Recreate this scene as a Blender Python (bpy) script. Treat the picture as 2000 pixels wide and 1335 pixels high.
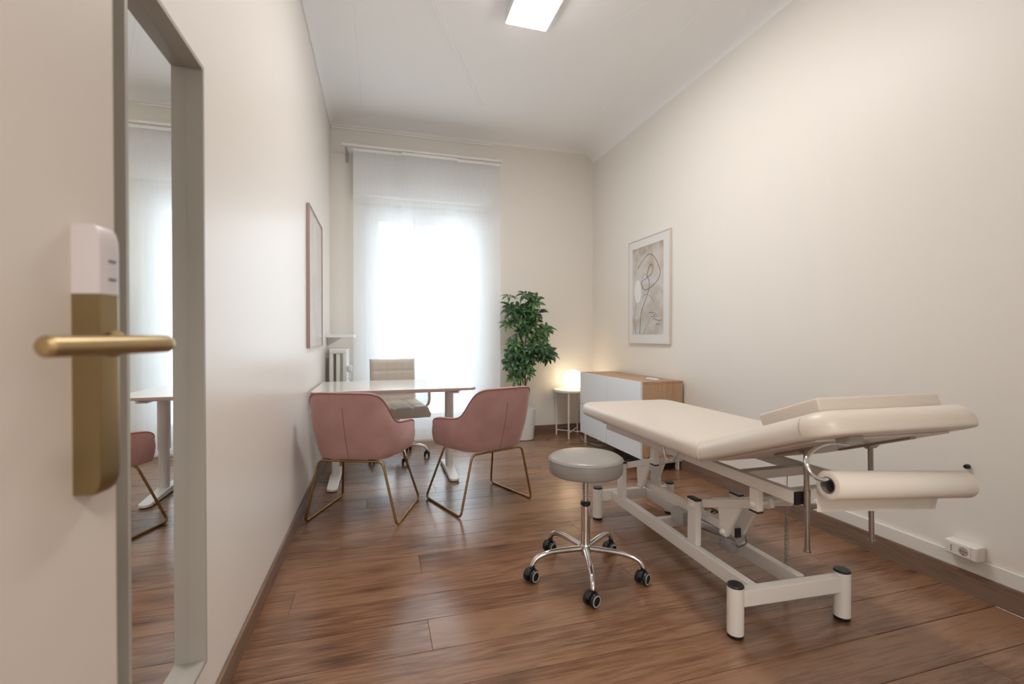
import bpy, bmesh, math, random
from mathutils import Vector, Matrix
random.seed(7)
R = math.radians
SC = bpy.context.scene
COL = SC.collection
for o in list(bpy.data.objects):
    bpy.data.objects.remove(o)

# ------------------------------------------------------------------ camera
cd = bpy.data.cameras.new('camera')
cam = bpy.data.objects.new('camera', cd)
COL.objects.link(cam)
cam.location = (0, 0, 1.1)
cam.rotation_euler = (R(90 - .48), 0, R(-16.1))
cd.sensor_width = 36.0
cd.lens = 36.0 * 900 / 2000
cd.clip_start = .02
cd.dof.use_dof = True
cd.dof.focus_distance = 3.0
cd.dof.aperture_fstop = 3.6
SC.camera = cam

# ------------------------------------------------------------------ world, lights, exposure
w = bpy.data.worlds.new('overcast')
SC.world = w
w.use_nodes = True
bg = w.node_tree.nodes['Background']
bg.inputs['Color'].default_value = (.82, .92, 1, 1)
bg.inputs['Strength'].default_value = 1.5


def area(name, loc, rot, sx, sy, power, color):
    ld = bpy.data.lights.new(name, 'AREA')
    ld.shape = 'RECTANGLE'
    ld.size, ld.size_y = sx, sy
    ld.energy = power
    ld.color = color
    o = bpy.data.objects.new(name, ld)
    o.location = loc
    o.rotation_euler = rot
    COL.objects.link(o)
    return ld


# daylight falling through the window opening (just outside the glass)
day = area('window_daylight', (.5, 5.62, 1.35), (R(-90), 0, 0), 1.3, 2.4, 17, (.80, .92, 1))
# (the ceiling panel's own diffuser lights the room, see ceiling_light)
# unseen fill lamp added overhead in the corridor behind the camera
area('corridor_fill_top', (.3, -1.0, 2.55), (0, 0, 0), .5, .5, 24, (1, .93, .86))
# unseen fill area added behind the camera, brightens the room through the doorway
area('corridor_fill_back', (.5, -2.15, 1.35), (R(90), 0, 0), 2.9, 1.9, 13, (1, .98, .96))
SC.view_settings.view_transform = 'Standard'
SC.view_settings.look = 'None'
SC.view_settings.gamma = 1
SC.view_settings.use_curve_mapping = False
SC.view_settings.exposure = 0.73


# ------------------------------------------------------------------ materials
def mat(name, color, rough=.5, metal=0, spec=.5, **kw):
    m = bpy.data.materials.new(name)
    m.use_nodes = True
    b = m.node_tree.nodes['Principled BSDF']
    b.inputs['Base Color'].default_value = (*color, 1)
    b.inputs['Roughness'].default_value = rough
    b.inputs['Metallic'].default_value = metal
    b.inputs['Specular IOR Level'].default_value = spec
    for k, v in kw.items():
        b.inputs[k.replace('_', ' ')].default_value = v
    return m


def bump(m, scale, strength, dist=.001, detail=3):
    nt = m.node_tree
    n = nt.nodes.new('ShaderNodeTexNoise')
    n.inputs['Scale'].default_value = scale
    n.inputs['Detail'].default_value = detail
    tc = nt.nodes.new('ShaderNodeTexCoord')
    nt.links.new(tc.outputs['Object'], n.inputs['Vector'])
    bp = nt.nodes.new('ShaderNodeBump')
    bp.inputs['Strength'].default_value = strength
    bp.inputs['Distance'].default_value = dist
    nt.links.new(n.outputs['Fac'], bp.inputs['Height'])
    nt.links.new(bp.outputs['Normal'], nt.nodes['Principled BSDF'].inputs['Normal'])
    return m


def mottle(m, c1, c2, scale, detail=4, lo=.35, hi=.65, stretch=None):
    nt = m.node_tree
    n = nt.nodes.new('ShaderNodeTexNoise')
    n.inputs['Scale'].default_value = scale
    n.inputs['Detail'].default_value = detail
    tc = nt.nodes.new('ShaderNodeTexCoord')
    mp = nt.nodes.new('ShaderNodeMapping')
    if stretch:
        mp.inputs['Scale'].default_value = stretch
    nt.links.new(tc.outputs['Object'], mp.inputs['Vector'])
    nt.links.new(mp.outputs['Vector'], n.inputs['Vector'])
    r = nt.nodes.new('ShaderNodeValToRGB')
    r.color_ramp.elements[0].position = lo
    r.color_ramp.elements[1].position = hi
    r.color_ramp.elements[0].color = (*c1, 1)
    r.color_ramp.elements[1].color = (*c2, 1)
    nt.links.new(n.outputs['Fac'], r.inputs['Fac'])
    nt.links.new(r.outputs['Color'], nt.nodes['Principled BSDF'].inputs['Base Color'])
    return m


def wood(name, dark, mid, light, axis='X', rough=.35, scale=1.0, spec=.5, knots=True):
    m = mat(name, mid, rough, spec=spec)
    nt = m.node_tree
    N = nt.nodes.new
    Lk = nt.links.new
    bsdf = nt.nodes['Principled BSDF']
    tc = N('ShaderNodeTexCoord')
    oi = N('ShaderNodeObjectInfo')
    mul = N('ShaderNodeVectorMath'); mul.operation = 'MULTIPLY_ADD'
    cx = N('ShaderNodeCombineXYZ')
    for i in range(3):
        Lk(oi.outputs['Random'], cx.inputs[i])
    mul.inputs[1].default_value = (37.3, 91.7, 53.1)
    Lk(cx.outputs[0], mul.inputs[0])
    Lk(tc.outputs['Object'], mul.inputs[2])
    long_, cr = 2.0 * scale, 38 * scale
    st = {'X': (long_, cr, cr), 'Y': (cr, long_, cr), 'Z': (cr, cr, long_)}[axis]
    st2 = {'X': (.8 * scale, 6 * scale, 6 * scale), 'Y': (6 * scale, .8 * scale, 6 * scale), 'Z': (6 * scale, 6 * scale, .8 * scale)}[axis]
    mp = N('ShaderNodeMapping'); mp.inputs['Scale'].default_value = st
    Lk(mul.outputs[0], mp.inputs['Vector'])
    mp2 = N('ShaderNodeMapping'); mp2.inputs['Scale'].default_value = st2
    Lk(mul.outputs[0], mp2.inputs['Vector'])
    # broad figure: noise contours
    n2 = N('ShaderNodeTexNoise'); n2.inputs['Scale'].default_value = 1.3; n2.inputs['Detail'].default_value = 2.5
    n2.inputs['Distortion'].default_value = .5
    Lk(mp2.outputs[0], n2.inputs['Vector'])
    m1 = N('ShaderNodeMath'); m1.operation = 'MULTIPLY'; m1.inputs[1].default_value = 7
    Lk(n2.outputs['Fac'], m1.inputs[0])
    fr = N('ShaderNodeMath'); fr.operation = 'PINGPONG'; fr.inputs[1].default_value = .5
    Lk(m1.outputs[0], fr.inputs[0])
    # fine grain
    n1 = N('ShaderNodeTexNoise'); n1.inputs['Scale'].default_value = 3.2; n1.inputs['Detail'].default_value = 8
    n1.inputs['Roughness'].default_value = .62
    Lk(mp.outputs[0], n1.inputs['Vector'])
    mx = N('ShaderNodeMath'); mx.operation = 'MULTIPLY_ADD'; mx.inputs[1].default_value = .26
    Lk(fr.outputs[0], mx.inputs[0]); Lk(n1.outputs['Fac'], mx.inputs[2])
    n3 = N('ShaderNodeTexNoise'); n3.inputs['Scale'].default_value = .8; n3.inputs['Detail'].default_value = 3
    Lk(mp2.outputs[0], n3.inputs['Vector'])
    mx2 = N('ShaderNodeMath'); mx2.operation = 'MULTIPLY_ADD'; mx2.inputs[1].default_value = .55
    Lk(n3.outputs['Fac'], mx2.inputs[0]); Lk(mx.outputs[0], mx2.inputs[2])
    rr = N('ShaderNodeMath'); rr.operation = 'MULTIPLY_ADD'; rr.inputs[1].default_value = .14; 
    Lk(oi.outputs['Random'], rr.inputs[0]); Lk(mx2.outputs[0], rr.inputs[2])
    r = N('ShaderNodeValToRGB')
    e = r.color_ramp.elements
    e[0].position = .52; e[0].color = (*dark, 1)
    e[1].position = 1.08; e[1].color = (*light, 1)
    k = e.new(.80); k.color = (*mid, 1)
    Lk(rr.outputs[0], r.inputs['Fac'])
    out = r.outputs['Color']
    if knots:
        mp3 = N('ShaderNodeMapping')
        mp3.inputs['Scale'].default_value = {'X': (2.4, 6.5, 6.5), 'Y': (5.5, 1.6, 5.5), 'Z': (5.5, 5.5, 1.6)}[axis]
        Lk(mul.outputs[0], mp3.inputs['Vector'])
        vo = N('ShaderNodeTexVoronoi'); vo.inputs['Scale'].default_value = 1.0
        Lk(mp3.outputs[0], vo.inputs['Vector'])
        kr = N('ShaderNodeValToRGB')
        kr.color_ramp.elements[0].position = .06; kr.color_ramp.elements[0].color = (.33, .30, .28, 1)
        kr.color_ramp.elements[1].position = .30; kr.color_ramp.elements[1].color = (1, 1, 1, 1)
        Lk(vo.outputs['Distance'], kr.inputs['Fac'])
        mm = N('ShaderNodeMix'); mm.data_type = 'RGBA'; mm.blend_type = 'MULTIPLY'; mm.inputs[0].default_value = .55
        Lk(out, mm.inputs[6]); Lk(kr.outputs['Color'], mm.inputs[7])
        out = mm.outputs[2]
    Lk(out, bsdf.inputs['Base Color'])
    return m


M = {}
M['wall'] = bump(mat('wall_paint', (.84, .805, .75), .42, spec=.35), 160, .25, .0012)
M['wall_satin'] = bump(mat('wall_satin_paint', (.85, .80, .75), .32, spec=.5), 120, .2, .0010)
M['ceiling'] = mat('ceiling_paint', (.94, .94, .935), .7, spec=.2)
M['trimwhite'] = mat('trim_white', (.80, .77, .72), .4)
M['floor'] = wood('laminate_oak', (.078, .036, .020), (.180, .088, .047), (.275, .148, .085), 'X', .24, 1.0, .7)
M['basewood'] = wood('baseboard_wood', (.105, .062, .043), (.175, .108, .076), (.24, .155, .11), 'Y', .38, knots=False)
M['basewoodx'] = wood('baseboard_wood_cross', (.105, .062, .043), (.175, .108, .076), (.24, .155, .11), 'X', .38, knots=False)
M['oak'] = wood('oak_veneer', (.34, .195, .105), (.47, .29, .165), (.58, .38, .235), 'Z', .5, 1.3, .3, knots=False)
M['oaky'] = wood('oak_veneer_top', (.34, .195, .105), (.47, .29, .165), (.58, .38, .235), 'Y', .45, 1.3, .3, knots=False)
M['subfloor'] = mat('subfloor_dark', (.02, .013, .01), .9)
M['mirror'] = mat('mirror_silver', (.93, .95, .94), .0, 1)
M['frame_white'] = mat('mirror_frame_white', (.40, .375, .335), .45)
M['door'] = bump(mat('door_lacquer', (.54, .485, .43), .45, spec=.4), 60, .08)
M['gold'] = mat('brass_satin', (.42, .31, .16), .36, 1)
M['gold_lock'] = mat('brass_brushed', (.31, .235, .125), .33, 1)
M['gold_leg'] = mat('brass_leg', (.38, .25, .10), .30, 1)
M['capwhite'] = mat('plastic_lilac_white', (.50, .455, .46), .35)
M['ink'] = mat('grey_print', (.12, .12, .13), .6)
M['chrome'] = mat('chrome', (.78, .78, .79), .08, 1)
M['steel'] = mat('steel_dull', (.42, .39, .36), .3, 1)
M['black'] = mat('black_plastic', (.012, .012, .014), .38)
M['grey_ring'] = mat('grey_plastic', (.45, .44, .44), .4)
M['bedframe'] = mat('powder_coat_white', (.80, .77, .73), .38)
M['beige_vinyl'] = bump(mat('beige_vinyl', (.69, .615, .54), .36, spec=.45), 260, .12)
M['grey_vinyl'] = bump(mat('taupe_vinyl', (.33, .31, .29), .34, spec=.5), 260, .12)
M['cream_leather'] = bump(mat('cream_leather', (.60, .54, .465), .38), 220, .15)
M['desk'] = mat('desk_white_laminate', (.82, .80, .77), .16, spec=.55)
M['desk_edge'] = mat('desk_edge_band', (.40, .30, .26), .5)
M['white_metal'] = mat('white_metal', (.84, .82, .79), .38)
M['white_gloss'] = mat('white_door_laminate', (.84, .87, .90), .32)
M['white_pot'] = mat('white_pot', (.80, .79, .78), .35)
M['soil'] = mat('potting_soil', (.05, .035, .025), .95)
M['velvet'] = mottle(mat('pink_velvet', (.42, .17, .145), .8, spec=.2, Sheen_Weight=.55, Sheen_Roughness=.4, Sheen_Tint=(.95, .80, .78, 1)),
                     (.47, .275, .26), (.57, .345, .33), 5, 4)
M['seam_tan'] = mat('seam_tan', (.42, .31, .25), .7)
M['velvet_dark'] = mat('pink_piping', (.33, .15, .14), .8, spec=.2)
M['paper'] = mat('tissue_paper', (.80, .74, .67), .85, spec=.15)
M['core'] = mat('cardboard_core', (.19, .165, .15), .9)
M['stem'] = mat('stem_brown', (.10, .055, .035), .7)
M['silver'] = mat('silver_paint', (.5, .5, .52), .3, .7)
M['cable_dark'] = mat('dark_cable', (.11, .10, .09), .5)
M['cable'] = mat('grey_cable', (.30, .29, .26), .5)
M['art_frame'] = mat('art_frame_white_wood', (.74, .66, .59), .45)
M['art_mat'] = mat('art_mount_white', (.77, .77, .76), .5)
M['pict_frame'] = mat('thin_frame_copper', (.44, .32, .29), .4)
M['artline'] = mat('art_line', (.12, .10, .09), .6)
M['artblob'] = mat('art_white_paint', (.80, .80, .80), .6)
M['artfaint'] = mat('art_faint', (.27, .26, .25), .6)
M['rad'] = mat('radiator_enamel', (.78, .76, .73), .35)
M['dark_gap'] = mat('dark_gap', (.03, .025, .022), .8)
M['socket'] = mat('socket_white', (.80, .76, .72), .35)
M['sockgrey'] = mat('socket_recess', (.42, .38, .34), .5)
M['pane_frame'] = mat('window_paint', (.82, .82, .82), .4)

# leaf material
lf = mottle(mat('leaf_green', (.05, .14, .045), .35), (.025, .085, .03), (.10, .22, .055), 9, 3, .3, .7)
M['leaf'] = lf
lf2 = mottle(mat('leaf_green_dark', (.03, .09, .04), .32), (.016, .06, .03), (.05, .13, .045), 9, 3, .3, .7)
M['leaf2'] = lf2

# artwork print
m = mat('abstract_print', (.5, .5, .48), .6)
nt = m.node_tree
tc = nt.nodes.new('ShaderNodeTexCoord')
sep = nt.nodes.new('ShaderNodeSeparateXYZ'); nt.links.new(tc.outputs['Object'], sep.inputs[0])
n = nt.nodes.new('ShaderNodeTexNoise'); n.inputs['Scale'].default_value = 4.2; n.inputs['Detail'].default_value = 9
nt.links.new(tc.outputs['Object'], n.inputs['Vector'])
ma = nt.nodes.new('ShaderNodeMath'); ma.operation = 'MULTIPLY_ADD'; ma.inputs[1].default_value = .55
nt.links.new(sep.outputs['Z'], ma.inputs[0]); nt.links.new(n.outputs['Fac'], ma.inputs[2])
r = nt.nodes.new('ShaderNodeValToRGB'); e = r.color_ramp.elements
e[0].position = .12; e[0].color = (.60, .61, .62, 1)
e[1].position = .98; e[1].color = (.36, .29, .23, 1)
k = e.new(.36); k.color = (.60, .61, .61, 1)
k = e.new(.52); k.color = (.52, .46, .40, 1)
k = e.new(.64); k.color = (.63, .62, .61, 1)
k = e.new(.78); k.color = (.60, .55, .49, 1)
nt.links.new(ma.outputs[0], r.inputs[0])
nt.links.new(r.outputs[0], nt.nodes['Principled BSDF'].inputs['Base Color'])
M['print'] = m
M['print_pale'] = mottle(mat('pale_print', (.68, .67, .66), .2, spec=.6), (.60, .59, .58), (.72, .71, .70), 3, 5)
for k_ in ('print', 'art_mat', 'print_pale'):
    b_ = (M[k_]).node_tree.nodes['Principled BSDF']
    b_.inputs['Coat Weight'].default_value = .5
    b_.inputs['Coat Roughness'].default_value = .03


def emis(name, color, strength):
    m = bpy.data.materials.new(name); m.use_nodes = True
    nt = m.node_tree; nt.nodes.clear()
    o = nt.nodes.new('ShaderNodeOutputMaterial'); e = nt.nodes.new('ShaderNodeEmission')
    e.inputs[0].default_value = (*color, 1); e.inputs[1].default_value = strength
    nt.links.new(e.outputs[0], o.inputs[0])
    return m


M['panel_glow'] = emis('panel_diffuser', (1, .972, .94), 23.0)
M['globe'] = emis('opal_globe', (1, .80, .52), 2.6)

# sheer curtain fabric
m = bpy.data.materials.new('sheer_fabric'); m.use_nodes = True
nt = m.node_tree; nt.nodes.clear(); N = nt.nodes.new
o = N('ShaderNodeOutputMaterial'); tr = N('ShaderNodeBsdfTransparent'); tl = N('ShaderNodeBsdfTranslucent'); df = N('ShaderNodeBsdfDiffuse')
tl.inputs[0].default_value = (.93, .95, .96, 1); df.inputs[0].default_value = (.95, .94, .93, 1)
tr.inputs[0].default_value = (.97, .98, .99, 1)
a = N('ShaderNodeMixShader'); a.inputs[0].default_value = .38
b = N('ShaderNodeMixShader'); b.inputs[0].default_value = .62
nt.links.new(tl.outputs[0], a.inputs[1]); nt.links.new(df.outputs[0], a.inputs[2])
nt.links.new(tr.outputs[0], b.inputs[1]); nt.links.new(a.outputs[0], b.inputs[2]); nt.links.new(b.outputs[0], o.inputs[0])
# fine weave makes the cover vary slightly
tc = N('ShaderNodeTexCoord'); wv = N('ShaderNodeTexNoise'); wv.inputs['Scale'].default_value = 6
mpv = N('ShaderNodeMapping'); mpv.inputs['Scale'].default_value = (12, 1, 1)
nt.links.new(tc.outputs['Object'], mpv.inputs[0]); nt.links.new(mpv.outputs[0], wv.inputs['Vector'])
mr = N('ShaderNodeMapRange'); mr.inputs[3].default_value = .56; mr.inputs[4].default_value = .64
nt.links.new(wv.outputs['Fac'], mr.inputs[0]); nt.links.new(mr.outputs[0], b.inputs[0])
M['sheer'] = m

# window glass (thin)
m = bpy.data.materials.new('window_glass'); m.use_nodes = True
nt = m.node_tree; nt.nodes.clear(); N = nt.nodes.new
o = N('ShaderNodeOutputMaterial'); tr = N('ShaderNodeBsdfTransparent'); gl = N('ShaderNodeBsdfGlossy'); gl.inputs['Roughness'].default_value = .02
b = N('ShaderNodeMixShader'); b.inputs[0].default_value = .06
nt.links.new(tr.outputs[0], b.inputs[1]); nt.links.new(gl.outputs[0], b.inputs[2]); nt.links.new(b.outputs[0], o.inputs[0])
M['glass'] = m


# ------------------------------------------------------------------ mesh helpers
def V(*a):
    return Vector(a)


def add_box(bm, x0, x1, y0, y1, z0, z1, mtx=None, bev=0, seg=2):
    vs = [bm.verts.new((x, y, z)) for x in (x0, x1) for y in (y0, y1) for z in (z0, z1)]
    fs = []
    for q in ((0, 1, 3, 2), (4, 6, 7, 5), (0, 4, 5, 1), (2, 3, 7, 6), (0, 2, 6, 4), (1, 5, 7, 3)):
        fs.append(bm.faces.new([vs[i] for i in q]))
    if bev:
        es = set(e for f in fs for e in f.edges)
        r = bmesh.ops.bevel(bm, geom=list(es), offset=bev, segments=seg, affect='EDGES', profile=.5)
        vs = list(set(v for f in r['faces'] for v in f.verts) | set(v for v in vs if v.is_valid))
    if mtx is not None:
        bmesh.ops.transform(bm, matrix=mtx, verts=vs)
    return vs


def fillet(pts, rad, n=5):
    pts = [Vector(p) for p in pts]
    out = [pts[0]]
    for i in range(1, len(pts) - 1):
        a, b, c = pts[i - 1], pts[i], pts[i + 1]
        d1 = (a - b); d2 = (c - b)
        r1 = min(rad, d1.length * .48); r2 = min(rad, d2.length * .48)
        p, q = b + d1.normalized() * r1, b + d2.normalized() * r2
        for k in range(n + 1):
            t = k / n
            out.append(p * (1 - t) ** 2 + b * 2 * t * (1 - t) + q * t * t)
    out.append(pts[-1])
    return out


def smooth_path(pts, n=6):
    pts = [Vector(p) for p in pts]
    P = [pts[0] * 2 - pts[1]] + pts + [pts[-1] * 2 - pts[-2]]
    out = []
    for i in range(1, len(P) - 2):
        a, b, c, d = P[i - 1:i + 3]
        for k in range(n):
            t = k / n
            out.append(.5 * ((2 * b) + (c - a) * t + (2 * a - 5 * b + 4 * c - d) * t * t + (-a + 3 * b - 3 * c + d) * t ** 3))
    out.append(pts[-1])
    return out


def add_tube(bm, pts, r, seg=10, cap=True, closed=False, sy=1.0):
    """swept tube; r may be a list"""
    pts = [Vector(p) for p in pts]
    n = len(pts)
    rs = r if isinstance(r, (list, tuple)) else [r] * n
    t0 = (pts[1] - pts[0]).normalized()
    up = Vector((0, 0, 1)) if abs(t0.z) < .9 else Vector((0, 1, 0))
    nx = t0.cross(up).normalized()
    rings = []
    for i in range(n):
        if i == 0:
            t = (pts[1] - pts[0]) if not closed else (pts[1] - pts[-1])
        elif i == n - 1:
            t = (pts[-1] - pts[-2]) if not closed else (pts[0] - pts[-2])
        else:
            t = (pts[i + 1] - pts[i - 1])
        t.normalize()
        nx = (nx - t * nx.dot(t)).normalized()
        ny = t.cross(nx)
        rings.append([bm.verts.new(pts[i] + nx * math.cos(2 * math.pi * k / seg) * rs[i] + ny * math.sin(2 * math.pi * k / seg) * rs[i] * sy) for k in range(seg)])
    m = n if closed else n - 1
    for i in range(m):
        a, b = rings[i], rings[(i + 1) % n]
        for k in range(seg):
            bm.faces.new((a[k], a[(k + 1) % seg], b[(k + 1) % seg], b[k]))
    if cap and not closed:
        bm.faces.new(list(reversed(rings[0])))
        bm.faces.new(rings[-1])
    return rings


def add_lathe(bm, prof, c=(0, 0, 0), seg=32, mtx=None):
    """prof: list of (r,z)"""
    c = Vector(c)
    rings = []
    allv = []
    for (r, z) in prof:
        if r < 1e-6:
            v = bm.verts.new(c + Vector((0, 0, z))); rings.append([v]); allv.append(v)
        else:
            ring = [bm.verts.new(c + Vector((r * math.cos(2 * math.pi * k / seg), r * math.sin(2 * math.pi * k / seg), z))) for k in range(seg)]
            rings.append(ring); allv += ring
    for a, b in zip(rings[:-1], rings[1:]):
        for k in range(seg):
            k2 = (k + 1) % seg
            if len(a) == 1 and len(b) > 1:
                bm.faces.new((a[0], b[k2], b[k]))
            elif len(b) == 1 and len(a) > 1:
                bm.faces.new((a[k], a[k2], b[0]))
            elif len(a) > 1 and len(b) > 1:
                bm.faces.new((a[k], a[k2], b[k2], b[k]))
    if mtx is not None:
        bmesh.ops.transform(bm, matrix=mtx, verts=allv)
    return allv


def rrect(x0, x1, y0, y1, rads, n=6):
    """rounded rectangle outline CCW; rads: (x0y0, x1y0, x1y1, x0y1)"""
    out = []
    for (cx, cy, r, a0) in ((x0 + rads[0], y0 + rads[0], rads[0], 180), (x1 - rads[1], y0 + rads[1], rads[1], 270),
                            (x1 - rads[2], y1 - rads[2], rads[2], 0), (x0 + rads[3], y1 - rads[3], rads[3], 90)):
        for k in range(n + 1):
            a = R(a0 + 90 * k / n)
            out.append((cx + r * math.cos(a), cy + r * math.sin(a)))
    return out


def add_cushion(bm, x0, x1, y0, y1, z0, z1, rads, rt=.02, rb=.02, mtx=None, n=6, puff=0.0):
    lay = []
    for k in range(6):
        a = R(90 * k / 5)
        lay.append((rb * (1 - math.sin(a)), z0 + rb * (1 - math.cos(a))))
    for k in range(6):
        a = R(90 * k / 5)
        lay.append((rt * (1 - math.cos(a)), z1 - rt * (1 - math.sin(a))))
    rings = []
    av = []
    for (d, z) in lay:
        rr = [max(.001, q - d) for q in rads]
        ring = [bm.verts.new((x, y, z)) for (x, y) in rrect(x0 + d, x1 - d, y0 + d, y1 - d, rr, n)]
        rings.append(ring); av += ring
    L = len(rings[0])
    for a, b in zip(rings[:-1], rings[1:]):
        for k in range(L):
            bm.faces.new((a[k], a[(k + 1) % L], b[(k + 1) % L], b[k]))
    bm.faces.new(list(reversed(rings[0])))
    if puff:
        c = bm.verts.new(((x0 + x1) / 2, (y0 + y1) / 2, z1 + puff)); av.append(c)
        for k in range(L):
            bm.faces.new((rings[-1][k], rings[-1][(k + 1) % L], c))
    else:
        bm.faces.new(rings[-1])
    if mtx is not None:
        bmesh.ops.transform(bm, matrix=mtx, verts=av)
    return av


def add_prism(bm, poly, axis, a0, a1, bev=0):
    """poly 2D points; extruded along axis between a0 and a1. axis X: (y,z); Y: (x,z); Z: (x,y)"""
    def P(p, a):
        return {'X': (a, p[0], p[1]), 'Y': (p[0], a, p[1]), 'Z': (p[0], p[1], a)}[axis]
    A = [bm.verts.new(P(p, a0)) for p in poly]; B = [bm.verts.new(P(p, a1)) for p in poly]
    fs = [bm.faces.new(A), bm.faces.new(list(reversed(B)))]
    n = len(poly)
    for k in range(n):
        fs.append(bm.faces.new((A[(k + 1) % n], A[k], B[k], B[(k + 1) % n])))
    if bev:
        es = list(set(e for f in fs for e in f.edges))
        bmesh.ops.bevel(bm, geom=es, offset=bev, segments=2, affect='EDGES')
    return A + B


def NB():
    return bmesh.new()


def finish(bm, name, m, angle=38):
    bmesh.ops.recalc_face_normals(bm, faces=bm.faces)
    for f in bm.faces:
        f.smooth = True
    for e in bm.edges:
        if len(e.link_faces) == 2 and e.calc_face_angle(0) > R(angle):
            e.smooth = False
    me = bpy.data.meshes.new(name)
    bm.to_mesh(me); bm.free()
    me.materials.append(m)
    return me


def obj(name, bm, m, parent=None, world=False, label=None, angle=38):
    """link a bmesh as one object; world=True: bm is in world coordinates, moved into the parent's frame"""
    if world and parent is not None:
        chain = Matrix()
        p = parent
        while p is not None:
            chain = p.matrix_basis @ chain
            p = p.parent
        bmesh.ops.transform(bm, matrix=chain.inverted(), verts=bm.verts)
    o = bpy.data.objects.new(name, finish(bm, name, m, angle))
    COL.objects.link(o)
    o.parent = parent
    if angle < 50:
        wn = o.modifiers.new('weighted', 'WEIGHTED_NORMAL'); wn.keep_sharp = True
    if label:
        o['label'] = label
    return o


def thing(name, label, cat, loc=(0, 0, 0), rz=0, group=None):
    o = bpy.data.objects.new(name, None); COL.objects.link(o)
    o.empty_display_size = .1
    o.location = loc; o.rotation_euler = (0, 0, rz)
    o['label'] = label; o['category'] = cat
    if group:
        o['group'] = group
    return o


def tag(o, label, cat, group=None):
    o['label'] = label; o['category'] = cat
    if group:
        o['group'] = group
    return o


def struct(name, bm, m, parent=None, label=None, cat=None):
    o = obj(name, bm, m, parent)
    o['kind'] = 'structure'
    if label:
        o['label'] = label
    if cat:
        o['category'] = cat
    return o


def own_origin(o):
    """move a world-built single mesh's origin to its base centre"""
    me = o.data
    xs = [v.co for v in me.vertices]
    c = Vector(((min(v.x for v in xs) + max(v.x for v in xs)) / 2, (min(v.y for v in xs) + max(v.y for v in xs)) / 2, min(v.z for v in xs)))
    me.transform(Matrix.Translation(-c)); o.location = c
    return o


def copy_tree(o, parent=None):
    c = o.copy(); COL.objects.link(c); c.parent = parent
    for ch in [x for x in bpy.data.objects if x.parent == o]:
        copy_tree(ch, c)
    return c


# ================================================================== THE ROOM
XL, XR, YB, YF, ZC = -.47, 2.45, 5.02, -.17, 3.32
# wall_left
bm = NB(); add_box(bm, XL - .15, XL, YF - .15, YB + .3, -.02, ZC + .1)
struct('wall_left', bm, M['wall_satin'], label='off-white satin painted wall on the left carrying the mirror', cat='wall')
bm = NB(); add_box(bm, XR, XR + .15, YF - .15, YB + .3, -.02, ZC + .1)
struct('wall_right', bm, M['wall'], label='cream painted wall on the right behind the treatment table', cat='wall')
# wall_back with window opening
WX0, WX1, WZ1 = -.20, 1.19, 2.52
bm = NB()
add_box(bm, XL, WX0, YB, YB + .3, -.02, ZC + .1)
add_box(bm, WX1, XR, YB, YB + .3, -.02, ZC + .1)
add_box(bm, WX0, WX1, YB, YB + .3, WZ1, ZC + .1)
add_box(bm, WX0, WX1, YB, YB + .3, -.02, .06)
struct('wall_back', bm, M['wall'], label='cream painted end wall with the tall window', cat='wall')
# wall_front with doorway
DX0, DX1 = -.44, 1.02  # opening made wide so the added corridor fill reaches the treatment table
bm = NB()
add_box(bm, XL, DX0, YF - .15, YF, -.02, ZC + .1)
add_box(bm, DX1, XR, YF - .15, YF, -.02, ZC + .1)
add_box(bm, DX0, DX1, YF - .15, YF, 2.12, ZC + .1)
struct('wall_front', bm, M['wall'], label='cream wall around the doorway behind the viewer', cat='wall')
# unseen corridor shell behind the camera, keeps sky light out of the doorway
bm = NB()
add_box(bm, -1.5, -1.4, -2.2, YF - .15, -.02, 2.7)
add_box(bm, 2.3, 2.4, -2.2, YF - .15, -.02, 2.7)
add_box(bm, -1.5, 2.4, -2.3, -2.2, -.02, 2.7)
struct('wall_corridor', bm, M['wall'], label='cream walls of the unseen corridor outside the doorway', cat='wall')
bm = NB(); add_box(bm, -1.5, 2.4, -2.3, YF - .15, 2.7, 2.8)
struct('ceiling_corridor', bm, M['ceiling'], label='low white ceiling of the unseen corridor', cat='ceiling')
bm = NB(); add_box(bm, -1.5, 2.4, -2.3, YF - .15, -.1, -.0)
struct('floor_corridor', bm, M['floor'], label='brown wood floor of the unseen corridor', cat='floor')

# ceiling with coved edges
xs = [XL, XL + .001, XL + .004, XL + .01, XL + .03, XL + .06, XL + .10, XL + .15, XL + .22, .3, 1.0, 1.6, 2.095, 2.10, 2.105, 2.16, 2.22, 2.28, 2.33, 2.38, 2.41, 2.43, 2.441, 2.447, 2.4495, XR]
ys = [YF, YF + .03, YF + .08, YF + .16, 1, 2, 3, 4, 4.5, 4.72, 4.80, 4.86, 4.91, 4.95, 4.985, 5.005, 5.014, 5.018, YB]


def cz(x, y):
    z = ZC
    d = .0
    a = (x - XL)
    if a < .18:
        d = max(d, .07 * (1 - math.sqrt(max(0, 1 - (1 - a / .18) ** 2))))
    a = (XR - x)
    if x > 2.10:
        d = max(d, .004 + .14 * (1 - math.sqrt(max(0, 1 - (1 - a / .35) ** 2))))
    a = (YB - y)
    if a < .30:
        d = max(d, .05 * (1 - math.sqrt(max(0, 1 - (1 - a / .30) ** 2))))
    a = (y - YF)
    if a < .18:
        d = max(d, .07 * (1 - math.sqrt(max(0, 1 - (1 - a / .18) ** 2))))
    return z - d


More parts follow.
